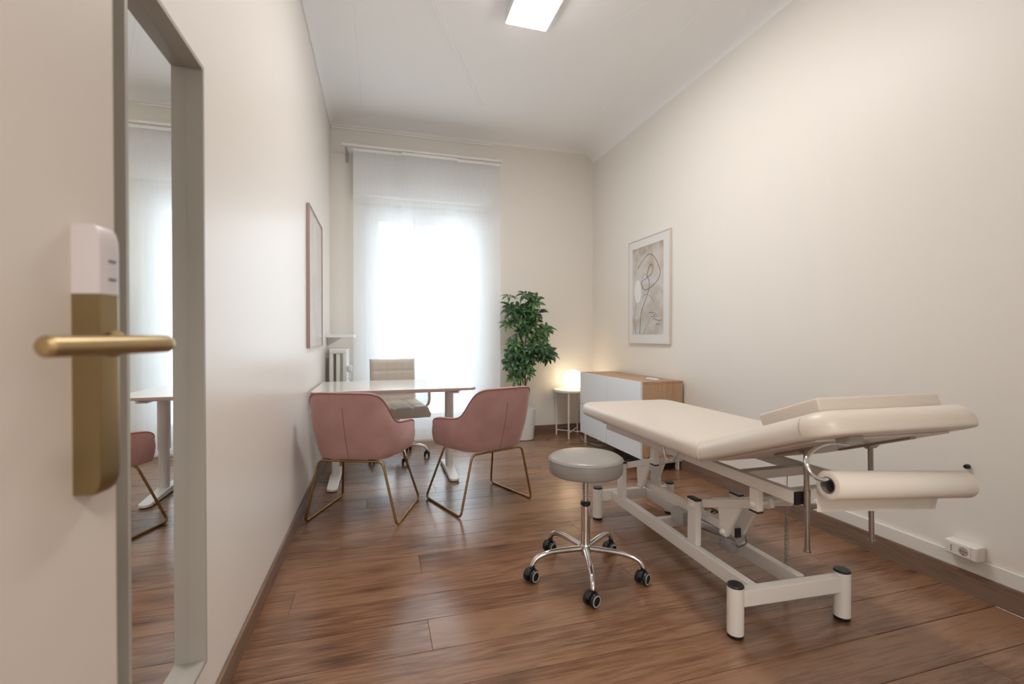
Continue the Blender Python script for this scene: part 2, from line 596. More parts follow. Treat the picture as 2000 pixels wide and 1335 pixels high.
bm = NB()
g = [[bm.verts.new((x, y, cz(x, y))) for x in xs] for y in ys]
for j in range(len(ys) - 1):
    for i in range(len(xs) - 1):
        bm.faces.new((g[j][i], g[j][i + 1], g[j + 1][i + 1], g[j + 1][i]))
gt = bm.verts.new
rt = [gt((XL, YF, ZC + .1)), gt((XR, YF, ZC + .1)), gt((XR, YB, ZC + .1)), gt((XL, YB, ZC + .1))]
bm.faces.new(rt)
struct('ceiling', bm, M['ceiling'], label='white plaster ceiling with coved edges and faint ribs', cat='ceiling')
# picture mouldings under the cove (thin)
bm = NB(); add_box(bm, XL, 1.2, YB - .012, YB, 3.235, 3.25, bev=.003)
struct('trim_1', bm, M['ceiling'], label='thin cream moulding high on the end wall above the window', cat='moulding')
bm = NB(); add_box(bm, XL, XL + .012, YF, YB, 3.235, 3.25, bev=.003)
struct('trim_2', bm, M['ceiling'], label='thin cream moulding along the top of the left wall', cat='moulding')


def rib(name, a, b, wd, h, lab):
    a, b = Vector(a), Vector(b); t = (b - a).normalized(); n_ = Vector((-t.y, t.x, 0))
    bm = NB()
    prof = [(-wd, 0), (-wd * .6, -h), (-wd * .2, -h * .6), (wd * .2, -h * .6), (wd * .6, -h), (wd, 0)]
    A = [bm.verts.new(a + n_ * p + Vector((0, 0, q))) for p, q in prof]
    B = [bm.verts.new(b + n_ * p + Vector((0, 0, q))) for p, q in prof]
    for k in range(len(prof)):
        k2 = (k + 1) % len(prof)
        bm.faces.new((A[k], A[k2], B[k2], B[k]))
    bm.faces.new(A); bm.faces.new(list(reversed(B)))
    struct(name, bm, M['ceiling'], label=lab, cat='moulding')


rib('trim_3', (.95, 4.33, ZC), (-.03, 2.3, ZC), .018, .007, 'grooved white rib slanting across the ceiling left of the light')
rib('trim_4', (.95, 4.33, ZC), (1.93, 2.25, ZC), .008, .0011, 'faint white rib slanting across the ceiling right of the light')
rib('trim_5', (-.15, 4.78, ZC), (-.15, .2, ZC), .006, .003, 'thin straight white seam on the ceiling beside the left wall')

# floor: base + planks
bm = NB(); add_box(bm, XL - .02, XR + .02, YF - .15, YB + .25, -.10, -.012)
floor = struct('floor', bm, M['subfloor'], label='brown oak laminate floor of wide planks across the room', cat='floor')
PW = .185
seam0 = 1.63
plank_cache = {}


def plank_mesh(L, W):
    key = (round(L, 3), round(W, 3))
    if key not in plank_cache:
        bm = NB(); g_ = .0013
        add_box(bm, .0004, L - .0004, g_, W - g_, -.012, 0, bev=.0009, seg=1)
        plank_cache[key] = finish(bm, 'plank', M['floor'], 20)
    return plank_cache[key]


joints = {0: .18, 3: .19, 1: 1.12, 2: -.35, -1: 1.35, 4: 1.1, 5: -.2, 6: 1.5, -2: -.15}
k0 = int(math.floor((YF - .15 - seam0) / PW)); k1 = int(math.ceil((YB - seam0) / PW))
for k in range(k0, k1 + 1):
    y0, y1 = max(seam0 + k * PW, YF - .15), min(seam0 + (k + 1) * PW, YB)
    if y1 - y0 < .01:
        continue
    j = joints.get(k, (k * .47) % 1.92)
    x = j - 1.92 * 2
    while x < XR:
        a, b = max(x, XL), min(x + 1.92, XR)
        if b - a > .02:
            o = bpy.data.objects.new('plank', plank_mesh(b - a, y1 - y0)); COL.objects.link(o)
            o.location = (a, y0, 0); o.parent = floor
        x += 1.92

# baseboards
def base(name, x0, x1, y0, y1, h, m, lab):
    bm = NB(); add_box(bm, x0, x1, y0, y1, -.006, h, bev=.003)
    return struct(name, bm, m, label=lab, cat='baseboard')


base('baseboard_left', XL, XL + .014, YF, YB, .078, M['basewood'], 'brown wooden baseboard along the left wall')
base('baseboard_right', XR - .018, XR, YF, YB, .095, M['basewood'], 'brown wooden baseboard along the right wall')
base('baseboard_back', WX1 + .0, XR - .018, YB - .015, YB, .095, M['basewoodx'], 'brown wooden baseboard below the end wall right of window')
base('baseboard_back_left', XL + .014, WX0, YB - .015, YB, .095, M['basewoodx'], 'brown wooden baseboard below the end wall left of window')
bm = NB(); add_box(bm, XR - .014, XR, YF, 4.9, .0955, .160, bev=.004)
struct('trim_6', bm, M['trimwhite'], label='white skirting strip on top of the brown baseboard on the right', cat='trim')

# ------------------------------------------------------------------ window
win = bpy.data.objects.new('window_1', None); COL.objects.link(win)
win.location = ((WX0 + WX1) / 2, 5.15, .06); win['kind'] = 'structure'
win['label'] = 'tall white two-leaf window behind the sheer curtains'; win['category'] = 'window'
bm = NB()
yf0, yf1 = 5.12, 5.19
add_box(bm, WX0, WX0 + .06, yf0, yf1, .06, WZ1, bev=.004)
add_box(bm, WX1 - .06, WX1, yf0, yf1, .06, WZ1, bev=.004)
add_box(bm, WX0 + .06, WX1 - .06, yf0, yf1, WZ1 - .07, WZ1, bev=.004)
add_box(bm, WX0 + .06, WX1 - .06, yf0, yf1, .06, .10, bev=.004)
obj('window_frame', bm, M['pane_frame'], win, True)


def sash(x0, x1, gx0, gx1):
    bm = NB(); z0, z1, gz0, gz1 = .10, WZ1 - .07, .28, 2.33
    add_box(bm, x0, gx0, 5.10, 5.16, z0, z1, bev=.005)
    add_box(bm, gx1, x1, 5.10, 5.16, z0, z1, bev=.005)
    add_box(bm, gx0, gx1, 5.10, 5.16, gz1, z1, bev=.005)
    add_box(bm, gx0, gx1, 5.10, 5.16, z0, gz0, bev=.005)
    s = obj('sash', bm, M['pane_frame'], win, True)
    bm = NB(); add_box(bm, gx0 - .005, gx1 + .005, 5.128, 5.134, gz0 - .005, gz1 + .005)
    obj('pane', bm, M['glass'], s, True)


sash(-.14, .438, .0, .36)
sash(.442, 1.13, .52, 1.0)
# shutter box above the window
bm = NB(); add_box(bm, -.25, 1.24, YB - .09, YB, 2.555, 2.99, bev=.004)
o = own_origin(struct('trim_7', bm, M['pane_frame'], label='cream roller-shutter box behind the top of the curtains', cat='shutter box'))

# curtains
rail = thing('curtain_rail', 'thin white curtain rail across the top of the window', 'rail', (.46, 4.86, 3.0))
bm = NB(); add_box(bm, -.355, 1.285, 4.830, 4.885, 3.000, 3.022, bev=.003)
obj('track', bm, M['white_metal'], rail, True)
for bx in (-.31, .5, 1.2):
    bm = NB(); add_box(bm, bx - .012, bx + .012, 4.87, 5.018 if bx < 0 else 4.935, 2.985, 2.9995, bev=.002) if bx < 0 else add_box(bm, bx - .012, bx + .012, 4.885, 4.935, 3.004, 3.018, bev=.002)
    if bx < 0:
        add_box(bm, bx - .014, bx + .014, 5.005, 5.019, 2.90, 2.9995, bev=.002)
    obj('bracket', bm, M['grey_ring'], rail, True)


def curtain(x0, x1, y, lab, z0=.035):
    t = thing('sheer_curtain_panel', lab, 'curtain', ((x0 + x1) / 2, y, z0), 0, 'sheer white panel curtains at the window')
    bm = NB()
    n_ = 14
    g_ = [[bm.verts.new((x0 + (x1 - x0) * i / n_, y + .0025 * math.sin(i * 1.3 + zz) * (1 - zz / 3), zz)) for i in range(n_ + 1)] for zz in (z0 + .02, .6, 1.2, 1.8, 2.4, 2.98)]
    for a, b in zip(g_[:-1], g_[1:]):
        for i in range(n_):
            bm.faces.new((a[i], a[i + 1], b[i + 1], b[i]))
    obj('fabric', bm, M['sheer'], t, True)
    bm = NB(); add_box(bm, x0, x1, y - .004, y + .004, z0, z0 + .022, bev=.001)
    obj('weight_bar', bm, M['white_metal'], t, True)
    bm = NB(); add_box(bm, x0, x1, y - .003, y + .003, 2.965, 2.9945, bev=.001)
    obj('header', bm, M['white_metal'], t, True)


curtain(-.245, .348, 4.862, 'sheer white curtain panel at the left, nearest the radiator')
curtain(.229, .802, 4.838, 'sheer white curtain panel in the middle, overlapping both others in front')
curtain(.72, 1.270, 4.862, 'sheer white curtain panel at the right, beside the plant')

# ------------------------------------------------------------------ ceiling light
lt = thing('ceiling_light', 'long flat white ceiling panel lamp, switched on', 'lamp', (.978, 2.44, 3.245))
bm = NB()
x0, x1, y0, y1 = .830, 1.126, 1.84, 3.04
add_box(bm, x0, x0 + .008, y0, y1, 3.240, 3.300); add_box(bm, x1 - .008, x1, y0, y1, 3.240, 3.300)
add_box(bm, x0 + .008, x1 - .008, y0, y0 + .008, 3.240, 3.300); add_box(bm, x0 + .008, x1 - .008, y1 - .008, y1, 3.240, 3.300)
add_box(bm, x0 + .008, x1 - .008, y0 + .008, y1 - .008, 3.285, 3.300)
add_box(bm, x0 + .08, x1 - .08, y0 + .1, y1 - .1, 3.300, 3.3199)
obj('housing', bm, M['white_metal'], lt, True)
bm = NB(); add_box(bm, x0 + .009, x1 - .009, y0 + .009, y1 - .009, 3.231, 3.249)
obj('diffuser', bm, M['panel_glow'], lt, True)

# ------------------------------------------------------------------ entrance door
ph = R(-10)      # door leaf swung 10 degrees off the left wall
hinge = Vector((-.427, -.158, 0))
door = bpy.data.objects.new('door_1', None); COL.objects.link(door)
door.location = hinge; door.rotation_euler = (0, 0, ph); door['kind'] = 'structure'
door['label'] = 'beige-white lacquered door leaf standing open at the far left'; door['category'] = 'door'
# local: leaf runs along +Y from 0 to DL; room-side face at x=0
DL = .800
bm = NB(); add_box(bm, -.042, 0, 0, DL, .008, 2.10, bev=.0025)
obj('door_leaf', bm, M['door'], door)
yk = .740    # near edge of lock along leaf
lk = None
bm = NB()
z0, z1 = .940, 1.145


def lock_prism(bm, z0, z1, rz0, rz1):
    # outline in (x,y): 3.2 cm wide with chamfered far edge, rounded ends in z
    prof = [(0, 0), (.0262, 0), (.0272, .002), (.0275, .022), (.024, .030), (.018, .033), (0, .033)]
    zs = [(z0, 1 - rz0), (z0 + .004, 1 - rz0 * .45), (z0 + .012, 1 - rz0 * .1), (z0 + .02, 1), (z1 - .02, 1), (z1 - .012, 1 - rz1 * .1), (z1 - .004, 1 - rz1 * .45), (z1, 1 - rz1)]
    rings = [[bm.verts.new((x * s, yk + y * (1 - (1 - s) * .15), z)) for x, y in prof] for z, s in zs]
    for a, b in zip(rings[:-1], rings[1:]):
        for k in range(len(prof)):
            k2 = (k + 1) % len(prof)
            bm.faces.new((a[k], a[k2], b[k2], b[k]))
    bm.faces.new(rings[0]); bm.faces.new(list(reversed(rings[-1])))


lock_prism(bm, z0, 1.1448, .28, 0)
lock = obj('lock_plate', bm, M['gold_lock'], door, label='brushed gold lock plate')
bm = NB(); lock_prism(bm, 1.1452, 1.215, 0, .2)
cap = obj('lock_cap', bm, M['capwhite'], door, label='pale lilac-white reader cap above the gold plate')
bm = NB()
for zc, wd in ((1.180, .0045), (1.161, .0035)):
    for q in range(3):
        add_box(bm, .0268, .0279, yk + .0115 + q * .0035 - .0005, yk + .0115 + q * .0035 + .0022, zc - .0014, zc + .0014)
obj('printed_marks', bm, M['ink'], cap, label='small blurred grey print')['kind'] = 'stuff'
# lever
yn = yk + .017
bm = NB()
add_lathe(bm, [(0, 0), (.0135, 0), (.0135, .004), (.009, .006), (.0085, .05)], (0, 0, 0), 24,
          Matrix.Translation((.0275, yn, 1.094)) @ Matrix.Rotation(R(90), 4, 'Y'))
pts = fillet([(.06, yn, 1.094), (.080, yn + .0035, 1.094), (.0815, yn - .02, 1.094), (.080, yn - .144, 1.0935)], .012, 6)
rs = [.0088] * len(pts)
rs[-1] = .0085
add_tube(bm, pts, rs, 20)
add_lathe(bm, [(0, .004), (.006, .003), (.0085, 0)], (0, 0, 0), 20, Matrix.Translation((.080, yn - .144, 1.0935)) @ Matrix.Rotation(R(90), 4, 'X'))
obj('door_handle', bm, M['gold'], door, label='satin gold lever handle')
# hinges
for hz in (.25, 1.05, 1.85):
    bm = NB(); add_tube(bm, [(.006, -.006, hz - .045), (.006, -.006, hz + .045)], .007, 12)
    obj('hinge', bm, M['steel'], door)
# door frame in the opening
bm = NB()
add_box(bm, DX0, DX0 + .03 - .028, YF - .15, YF + .0, 0, 2.12)
add_box(bm, DX1 - .03, DX1, YF - .15, YF + .012, 0, 2.12, bev=.003)
add_box(bm, DX0, DX1, YF - .15, YF - .02, 2.105, 2.12)
struct('door_frame_1', bm, M['door'], label='beige-white frame lining the doorway', cat='door frame')

# ------------------------------------------------------------------ wall mirror
mir = thing('wall_mirror', 'tall narrow mirror in a deep white box frame on the left wall', 'mirror', (-.445, 1.135, .285))
bm = NB()
fx0, fx1 = XL + .001, -.418
ya, yb, za, zb = .948, 1.325, .284, 1.775
fw = .011
add_box(bm, fx0, fx1, ya, ya + fw, za, zb, bev=.001); add_box(bm, fx0, fx1, yb - fw, yb, za, zb, bev=.001)
add_box(bm, fx0, fx1, ya + fw, yb - fw, za, za + fw, bev=.001); add_box(bm, fx0, fx1, ya + fw, yb - fw, zb - fw, zb, bev=.001)
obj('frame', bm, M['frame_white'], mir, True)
bm = NB(); add_box(bm, fx0 + .004, -.452, ya + fw - .002, yb - fw + .002, za + fw - .002, zb - fw + .002)
obj('mirror_glass', bm, M['mirror'], mir, True)

# ------------------------------------------------------------------ picture on the left wall
pl = thing('framed_picture', 'large pale picture in a thin copper-brown frame on the left wall by the window', 'picture', (XL + .01, 3.76, 1.03))
bm = NB(); y0, y1, z0, z1 = 3.38, 4.12, 1.03, 2.015
d0, d1 = XL + .001, XL + .022
add_box(bm, d0, d1, y0, y0 + .012, z0, z1, bev=.001); add_box(bm, d0, d1, y1 - .012, y1, z0, z1, bev=.001)
add_box(bm, d0, d1, y0 + .012, y1 - .012, z0, z0 + .012, bev=.001); add_box(bm, d0, d1, y0 + .012, y1 - .012, z1 - .012, z1, bev=.001)
obj('frame', bm, M['pict_frame'], pl, True)
bm = NB(); add_box(bm, d0, d1 - .006, y0 + .011, y1 - .011, z0 + .011, z1 - .011)
obj('print', bm, M['print_pale'], pl, True)

# ------------------------------------------------------------------ picture on the right wall
pr = thing('framed_picture', 'abstract beige and grey line drawing with a white oval, white framed on the right wall', 'picture', (XR - .01, 3.815, 1.045))
bm = NB(); y0, y1, z0, z1 = 3.47, 4.165, 1.046, 2.06
d0, d1 = XR - .001, XR - .024
add_box(bm, d1, d0, y0, y0 + .012, z0, z1, bev=.001); add_box(bm, d1, d0, y1 - .012, y1, z0, z1, bev=.001)
add_box(bm, d1, d0, y0 + .012, y1 - .012, z0, z0 + .012, bev=.001); add_box(bm, d1, d0, y0 + .012, y1 - .012, z1 - .012, z1, bev=.001)
obj('frame', bm, M['art_frame'], pr, True)
bm = NB(); add_box(bm, d1 + .006, d0, y0 + .011, y1 - .011, z0 + .011, z1 - .011)
obj('mount', bm, M['art_mat'], pr, True)
PY0, PY1, PZ0, PZ1 = 3.57, 4.085, 1.135, 1.975
bm = NB(); add_box(bm, d1 + .0045, d1 + .0058, PY0, PY1, PZ0, PZ1)
prt = obj('print', bm, M['print'], pr, True)
# recentre the print so its texture starts at its own middle
prt.data.transform(Matrix.Translation((0, 0, -(PZ0 + .1 - 1.045)))); prt.location = (0, 0, PZ0 + .1 - 1.045)
dxp = d1 + .0042


def art(x, y):
    top = 320 - (x - 172) * .338
    s = (x - 172) / 296; t = (1120 - y) / (1120 - top)
    return (dxp, PY1 - s * (PY1 - PY0), PZ0 + t * (PZ1 - PZ0))


def artline(pts, r, m, name='drawn_line'):
    bm = NB(); add_tube(bm, smooth_path([art(*p) for p in pts], 6), r, 5)
    o = obj(name, bm, m, pr, True)


artline([(228, 500), (245, 465), (300, 390), (350, 352), (400, 400), (440, 505), (430, 580), (390, 640), (330, 685), (288, 690), (264, 640), (275, 610), (320, 578), (360, 545), (378, 490), (362, 452), (340, 480), (322, 555), (340, 610), (340, 680), (310, 780), (275, 870), (256, 980), (250, 1116)], .0026, M['artline'])
artline([(272, 590), (285, 552), (305, 543), (325, 575)], .0021, M['artfaint'])
artline([(265, 770), (300, 742), (340, 745), (372, 780), (386, 815)], .0021, M['artfaint'])
artline([(214, 830), (196, 920), (195, 1020), (211, 1116)], .0021, M['artfaint'])
artline([(175, 915), (215, 905), (265, 860), (330, 770)], .0012, M['artblob'])
artline([(345, 350), (400, 318), (466, 305)], .0012, M['artblob'])
artline([(385, 800), (430, 760), (466, 740)], .0012, M['artblob'])
bm = NB()
c = [art(228 + 36 * math.cos(2 * math.pi * k / 28) * (1 + .08 * math.sin(3 * k)), 712 + 108 * math.sin(2 * math.pi * k / 28)) for k in range(28)]
A = [bm.verts.new(p) for p in c]; B = [bm.verts.new((p[0] + .0012, p[1], p[2])) for p in c]
bm.faces.new(A)
for k in range(28):
    bm.faces.new((A[k], B[k], B[(k + 1) % 28], A[(k + 1) % 28]))
obj('painted_oval', bm, M['artblob'], pr, True)
bm = NB()
random.seed(3)
for (x, y, n_) in ((335, 912, 6), (362, 948, 5), (372, 972, 3), (400, 985, 5), (405, 1022, 3), (385, 930, 3)):
    for q in range(n_):
        xa = x + q * 11
        add_tube(bm, [art(xa, y + random.uniform(-5, 5)), art(xa + 5, y + random.uniform(-9, 6)), art(xa + 10, y + random.uniform(-5, 7))], .0021, 4)
obj('scribble', bm, M['artline'], pr, True)['kind'] = 'stuff'
random.seed(7)

# small black wall bumper
bm = NB(); add_lathe(bm, [(0, 0), (.010, 0), (.0105, .006), (.0095, .016), (.007, .019), (0, .019)], (0, 0, 0), 16, Matrix.Translation((XR, 1.365, .545)) @ Matrix.Rotation(R(-90), 4, 'Y'))
tag(own_origin(obj('wall_bumper', bm, M['black'])), 'tiny black rubber knob on the right wall above the paper roll', 'bumper')

# ------------------------------------------------------------------ socket box
sk = thing('socket_box', 'white surface-mounted double power socket low on the right wall', 'socket', (XR - .025, 1.357, .135))
bm = NB(); add_box(bm, 2.392, XR - .0005, 1.300, 1.417, .1605, .222, bev=.006, seg=3); 
obj('housing', bm, M['socket'], sk, True)
bm = NB(); add_box(bm, 2.3895, 2.3925, 1.322, 1.400, .168, .214, bev=.001)
cov = obj('cover_plate', bm, M['socket'], sk, True)
bm = NB()
add_lathe(bm, [(0, -.0004), (.0165, -.0004), (.0175, .0006), (.0175, .0016)], (0, 0, 0), 24, Matrix.Translation((2.3888, 1.346, .191)) @ Matrix.Rotation(R(90), 4, 'Y'))
obj('round_outlet', bm, M['sockgrey'], sk, True)
bm = NB()
for (yy, zz) in ((1.355, .191), (1.346, .191), (1.337, .191), (1.346, .178), (1.389, .200), (1.389, .191), (1.389, .182)):
    add_lathe(bm, [(0, -.0008), (.0022, -.0008), (.0022, .0004)], (0, 0, 0), 10, Matrix.Translation((2.3884, yy, zz)) @ Matrix.Rotation(R(90), 4, 'Y'))
obj('pin_holes', bm, M['black'], sk, True)['kind'] = 'stuff'

# ------------------------------------------------------------------ radiator, shelf
rd = thing('radiator', 'white column radiator on the left wall in the window corner', 'radiator', (-.39, 4.70, 0))
for q in range(7):
    yy = 4.47 + q * .062
    bm = NB()
    add_box(bm, -.435, -.285, yy, yy + .04, .955, 1.005, bev=.012, seg=3)
    add_box(bm, -.435, -.285, yy, yy + .04, .20, .25, bev=.012, seg=3)
    for xx in (-.435, -.3775, -.32):
        add_box(bm, xx, xx + .035, yy + .003, yy + .037, .24, .965, bev=.008)
    add_box(bm, -.43, -.29, yy + .004, yy + .036, .62, .655, bev=.004)
    add_box(bm, -.38, -.34, yy - .011, yy + .051, .965, .99)
    add_box(bm, -.38, -.34, yy - .011, yy + .051, .215, .24)
    obj('section', bm, M['rad'], rd, True)
bm = NB(); add_lathe(bm, [(0, 0), (.018, 0), (.024, .012), (.026, .05), (.02, .058), (0, .058)], (-.262, 4.50, .79), 18)
add_tube(bm, [(-.262, 4.50, .79), (-.262, 4.50, .73), (-.30, 4.50, .73)], .008, 10)
obj('valve_knob', bm, M['white_gloss'], rd, True)
for yy in (4.55, 4.75):
    for zz in (.30, .92):
        bm = NB(); add_box(bm, XL, -.435, yy, yy + .02, zz, zz + .02); obj('bracket', bm, M['rad'], rd, True)
sh = thing('wall_shelf', 'small white shelf on the left wall above the radiator', 'shelf', (-.36, 4.76, 1.1))
bm = NB(); add_box(bm, XL + .0005, -.225, 4.55, 4.83, 1.105, 1.135, bev=.003)
obj('board', bm, M['white_gloss'], sh, True)
bm = NB(); add_prism(bm, [(XL + .0005, 1.105), (XL + .12, 1.105), (XL + .12, 1.095), (XL + .012, 1.03), (XL + .0005, 1.03)], 'Y', 4.68, 4.70)
obj('bracket', bm, M['white_metal'], sh, True)

# ------------------------------------------------------------------ desk
dk = thing('desk', 'white office desk with rounded corners against the left wall', 'desk', (.11, 3.77, 0))
bm = NB()
add_cushion(bm, XL + .018, .705, 3.385, 4.17, .712, .732, (.03, .07, .07, .03), .002, .002)
obj('desktop', bm, M['desk'], dk, True)
bm = NB()
add_cushion(bm, XL + .0178, .7055, 3.3845, 4.1705, .7135, .7285, (.03, .07, .07, .03), .0005, .0005)
obj('edge_band', bm, M['desk_edge'], dk, True)
for (a, b, c, d, e1, e2) in ((-.38, .60, 3.50, 3.53, .692, .7118), (-.38, .60, 4.02, 4.05, .692, .7118), (.525, .585, 3.47, 4.08, .6825, .6918), (-.36, -.30, 3.47, 4.08, .6825, .6918)):
    bm = NB(); add_box(bm, a, b, c, d, e1, e2, bev=.002); obj('frame_bar', bm, M['white_metal'], dk, True)
for cx in (.555, -.325):
    bm = NB(); add_cushion(bm, cx - .034, cx + .034, 3.755, 3.845, .32, .682, (.03,) * 4, .002, .002)
    lg = obj('leg', bm, M['white_metal'], dk, True)
    bm = NB(); add_cushion(bm, cx - .028, cx + .028, 3.762, 3.838, .045, .322, (.024,) * 4, .002, .002)
    obj('lower_tube', bm, M['white_metal'], lg, True)
    bm = NB()
    # foot bar: rounded ends, rising slightly to the middle
    out = rrect(cx - .038, cx + .038, 3.49, 4.11, (.036,) * 4, 7)
    def fz(y):
        t = abs(y - 3.80) / .31
        return .048 - .022 * min(1, max(0, (t - .12) / .88)) ** 1.2
    segs = []
    for (ins, zf) in ((.004, lambda y: .006), (0, lambda y: .010), (0, lambda y: fz(y) - .004), (.004, lambda y: fz(y))):
        rr_ = rrect(cx - .038 + ins, cx + .038 - ins, 3.49 + ins, 4.11 - ins, (.036 - ins,) * 4, 7)
        # add mid points along the long sides for the rise
        pts = []
        for i_, p in enumerate(rr_):
            pts.append(p)
            q_ = rr_[(i_ + 1) % len(rr_)]
            if abs(q_[1] - p[1]) > .2:
                for s_ in (.2, .35, .45, .5, .55, .65, .8):
                    pts.append((p[0] + (q_[0] - p[0]) * s_, p[1] + (q_[1] - p[1]) * s_))
        segs.append([bm.verts.new((x, y, zf(y))) for x, y in pts])
    for a, b in zip(segs[:-1], segs[1:]):
        for k in range(len(a)):
            bm.faces.new((a[k], a[(k + 1) % len(a)], b[(k + 1) % len(a)], b[k]))
    bm.faces.new(segs[0]); 
    # top: strip across
    T = segs[-1]
    L_ = [v for v in T]
    bmesh.ops.triangulate(bm, faces=[bm.faces.new(L_)])
    obj('foot', bm, M['white_metal'], dk, True)
    for yy in (3.52, 4.04):
        bm = NB(); add_box(bm, cx - .03, cx + .03, yy, yy + .04, 0.0005, .0075); obj('foot_pad', bm, M['black'], dk, True)


# ------------------------------------------------------------------ pink armchairs
def make_pink():
    t = thing('armchair', '', 'chair')
    half = [(0, -.350, .790, 0, -.245), (.07, -.349, .790, .06, -.244), (.13, -.343, .789, .115, -.240), (.18, -.325, .782, .160, -.228),
            (.213, -.295, .758, .188, -.206), (.233, -.258, .708, .206, -.178), (.244, -.218, .652, .221, -.145), (.253, -.178, .613, .235, -.10),
            (.263, -.120, .594, .243, -.05), (.271, -.03, .586, .249, .02), (.272, .05, .578, .251, .07), (.270, .105, .569, .251, .11),
            (.267, .140, .553, .250, .135), (.265, .152, .528, .249, .150)]
    full = [(-a, b, c, -d, e) for a, b, c, d, e in reversed(half[1:])] + half
    # resample with catmull-rom on 5D
    P = full
    S = []
    for i in range(len(P) - 1):
        a, b, c, d = P[max(i - 1, 0)], P[i], P[i + 1], P[min(i + 2, len(P) - 1)]
        for k in range(2):
            tt = k / 2
            S.append(tuple(.5 * ((2 * b[j]) + (c[j] - a[j]) * tt + (2 * a[j] - 5 * b[j] + 4 * c[j] - d[j]) * tt * tt + (-a[j] + 3 * b[j] - 3 * c[j] + d[j]) * tt ** 3) for j in range(5)))
    S.append(P[-1])
    zb = .383
    TH = .042
    rings = []
    bm = NB()
    rim = []
    n = len(S)
    for i, (xt, yt, zt, xb, yb) in enumerate(S):
        a, c = S[max(i - 1, 0)], S[min(i + 1, n - 1)]
        tn = Vector((c[0] - a[0], c[1] - a[1], 0)).normalized()
        nr = Vector((tn.y, -tn.x, 0))          # outward
        endw = min(1, .45 + .55 * min(i, n - 1 - i) / 3)
        prof = []
        H = zt - zb
        def outer(v):
            z = zb + H * v
            x = xb + (xt - xb) * v ** .85; y = yb + (yt - yb) * v ** .85
            bul = .012 * math.sin(math.pi * v)
            return Vector((x, y, z)) + nr * bul
        th = TH * endw
        prof.append(outer(0) - nr * .028 * endw)
        prof.append(outer(.0) - nr * .010 + Vector((0, 0, .003)))
        prof.append(outer(.035))
        for v in (.15, .3, .45, .6, .75, .88, .955):
            prof.append(outer(v))
        tp = outer(1)
        prof.append(tp - nr * .004)
        rim.append(tp - nr * .001 + Vector((0, 0, -.004)))
        prof.append(tp - nr * th * .35 + Vector((0, 0, .004)))
        prof.append(tp - nr * th * .75 + Vector((0, 0, -.002)))
        for v in (.93, .75, .5, .25, 0.08):
            prof.append(outer(v) - nr * th * 1.05)
        prof.append(outer(0) - nr * th)
        rings.append([bm.verts.new(p) for p in prof])
    m_ = len(rings[0])
    for a, b in zip(rings[:-1], rings[1:]):
        for k in range(m_):
            bm.faces.new((a[k], b[k], b[(k + 1) % m_], a[(k + 1) % m_]))
    bm.faces.new(rings[0]); bm.faces.new(list(reversed(rings[-1])))
    obj('shell', bm, M['velvet'], t, angle=60)
    bm = NB(); add_tube(bm, rim, .0042, 8)
    obj('piping', bm, M['velvet_dark'], t)
    # back seam
    bm = NB()
    seam = []
    for v in [x / 14 for x in range(0, 12)]:
        z = zb + .407 * v
        y = -.245 + (-.105) * v ** .85 - .012 * math.sin(math.pi * v) - .0006
        seam.append((0.0, y, z))
    add_tube(bm, seam, .0016, 6)
    obj('seam', bm, M['velvet_dark'], t)
    # seat pan + cushion
    bm = NB(); add_cushion(bm, -.215, .215, -.215, .20, .3835, .432, (.07, .07, .05, .05), .012, .004)
    obj('seat_base', bm, M['velvet'], t)
    bm = NB(); add_cushion(bm, -.205, .205, -.19, .225, .434, .500, (.07, .07, .05, .05), .025, .015, puff=.008)
    obj('seat_cushion', bm, M['velvet'], t)
    # sled legs
    for s in (-1, 1):
        bm = NB()
        add_tube(bm, fillet([(s * .05, -.232, .376), (s * .195, -.232, .376), (s * .281, -.235, .0078), (s * .272, .235, .0078), (s * .20, .10, .376), (s * .05, .10, .376)], .035, 6), .0072, 12)
        obj('sled_leg', bm, M['gold_leg'], t)
    for yy in (-.232, .10):
        bm = NB(); add_tube(bm, [(-.05, yy, .376), (.05, yy, .376)], .0072, 12)
        obj('crossbar', bm, M['gold_leg'], t)
    return t


ca = make_pink()
ca.location = (-.078, 3.085, 0); ca.rotation_euler = (0, 0, R(-21.5))
ca['label'] = 'pink velvet armchair on brass sled legs, the one nearest the left wall'
ca['group'] = 'pink armchairs at the desk'
cb = copy_tree(ca)
cb.location = (.650, 3.092, 0); cb.rotation_euler = (0, 0, R(21.5))
cb['label'] = 'pink velvet armchair on brass sled legs, the one in front of the plant'


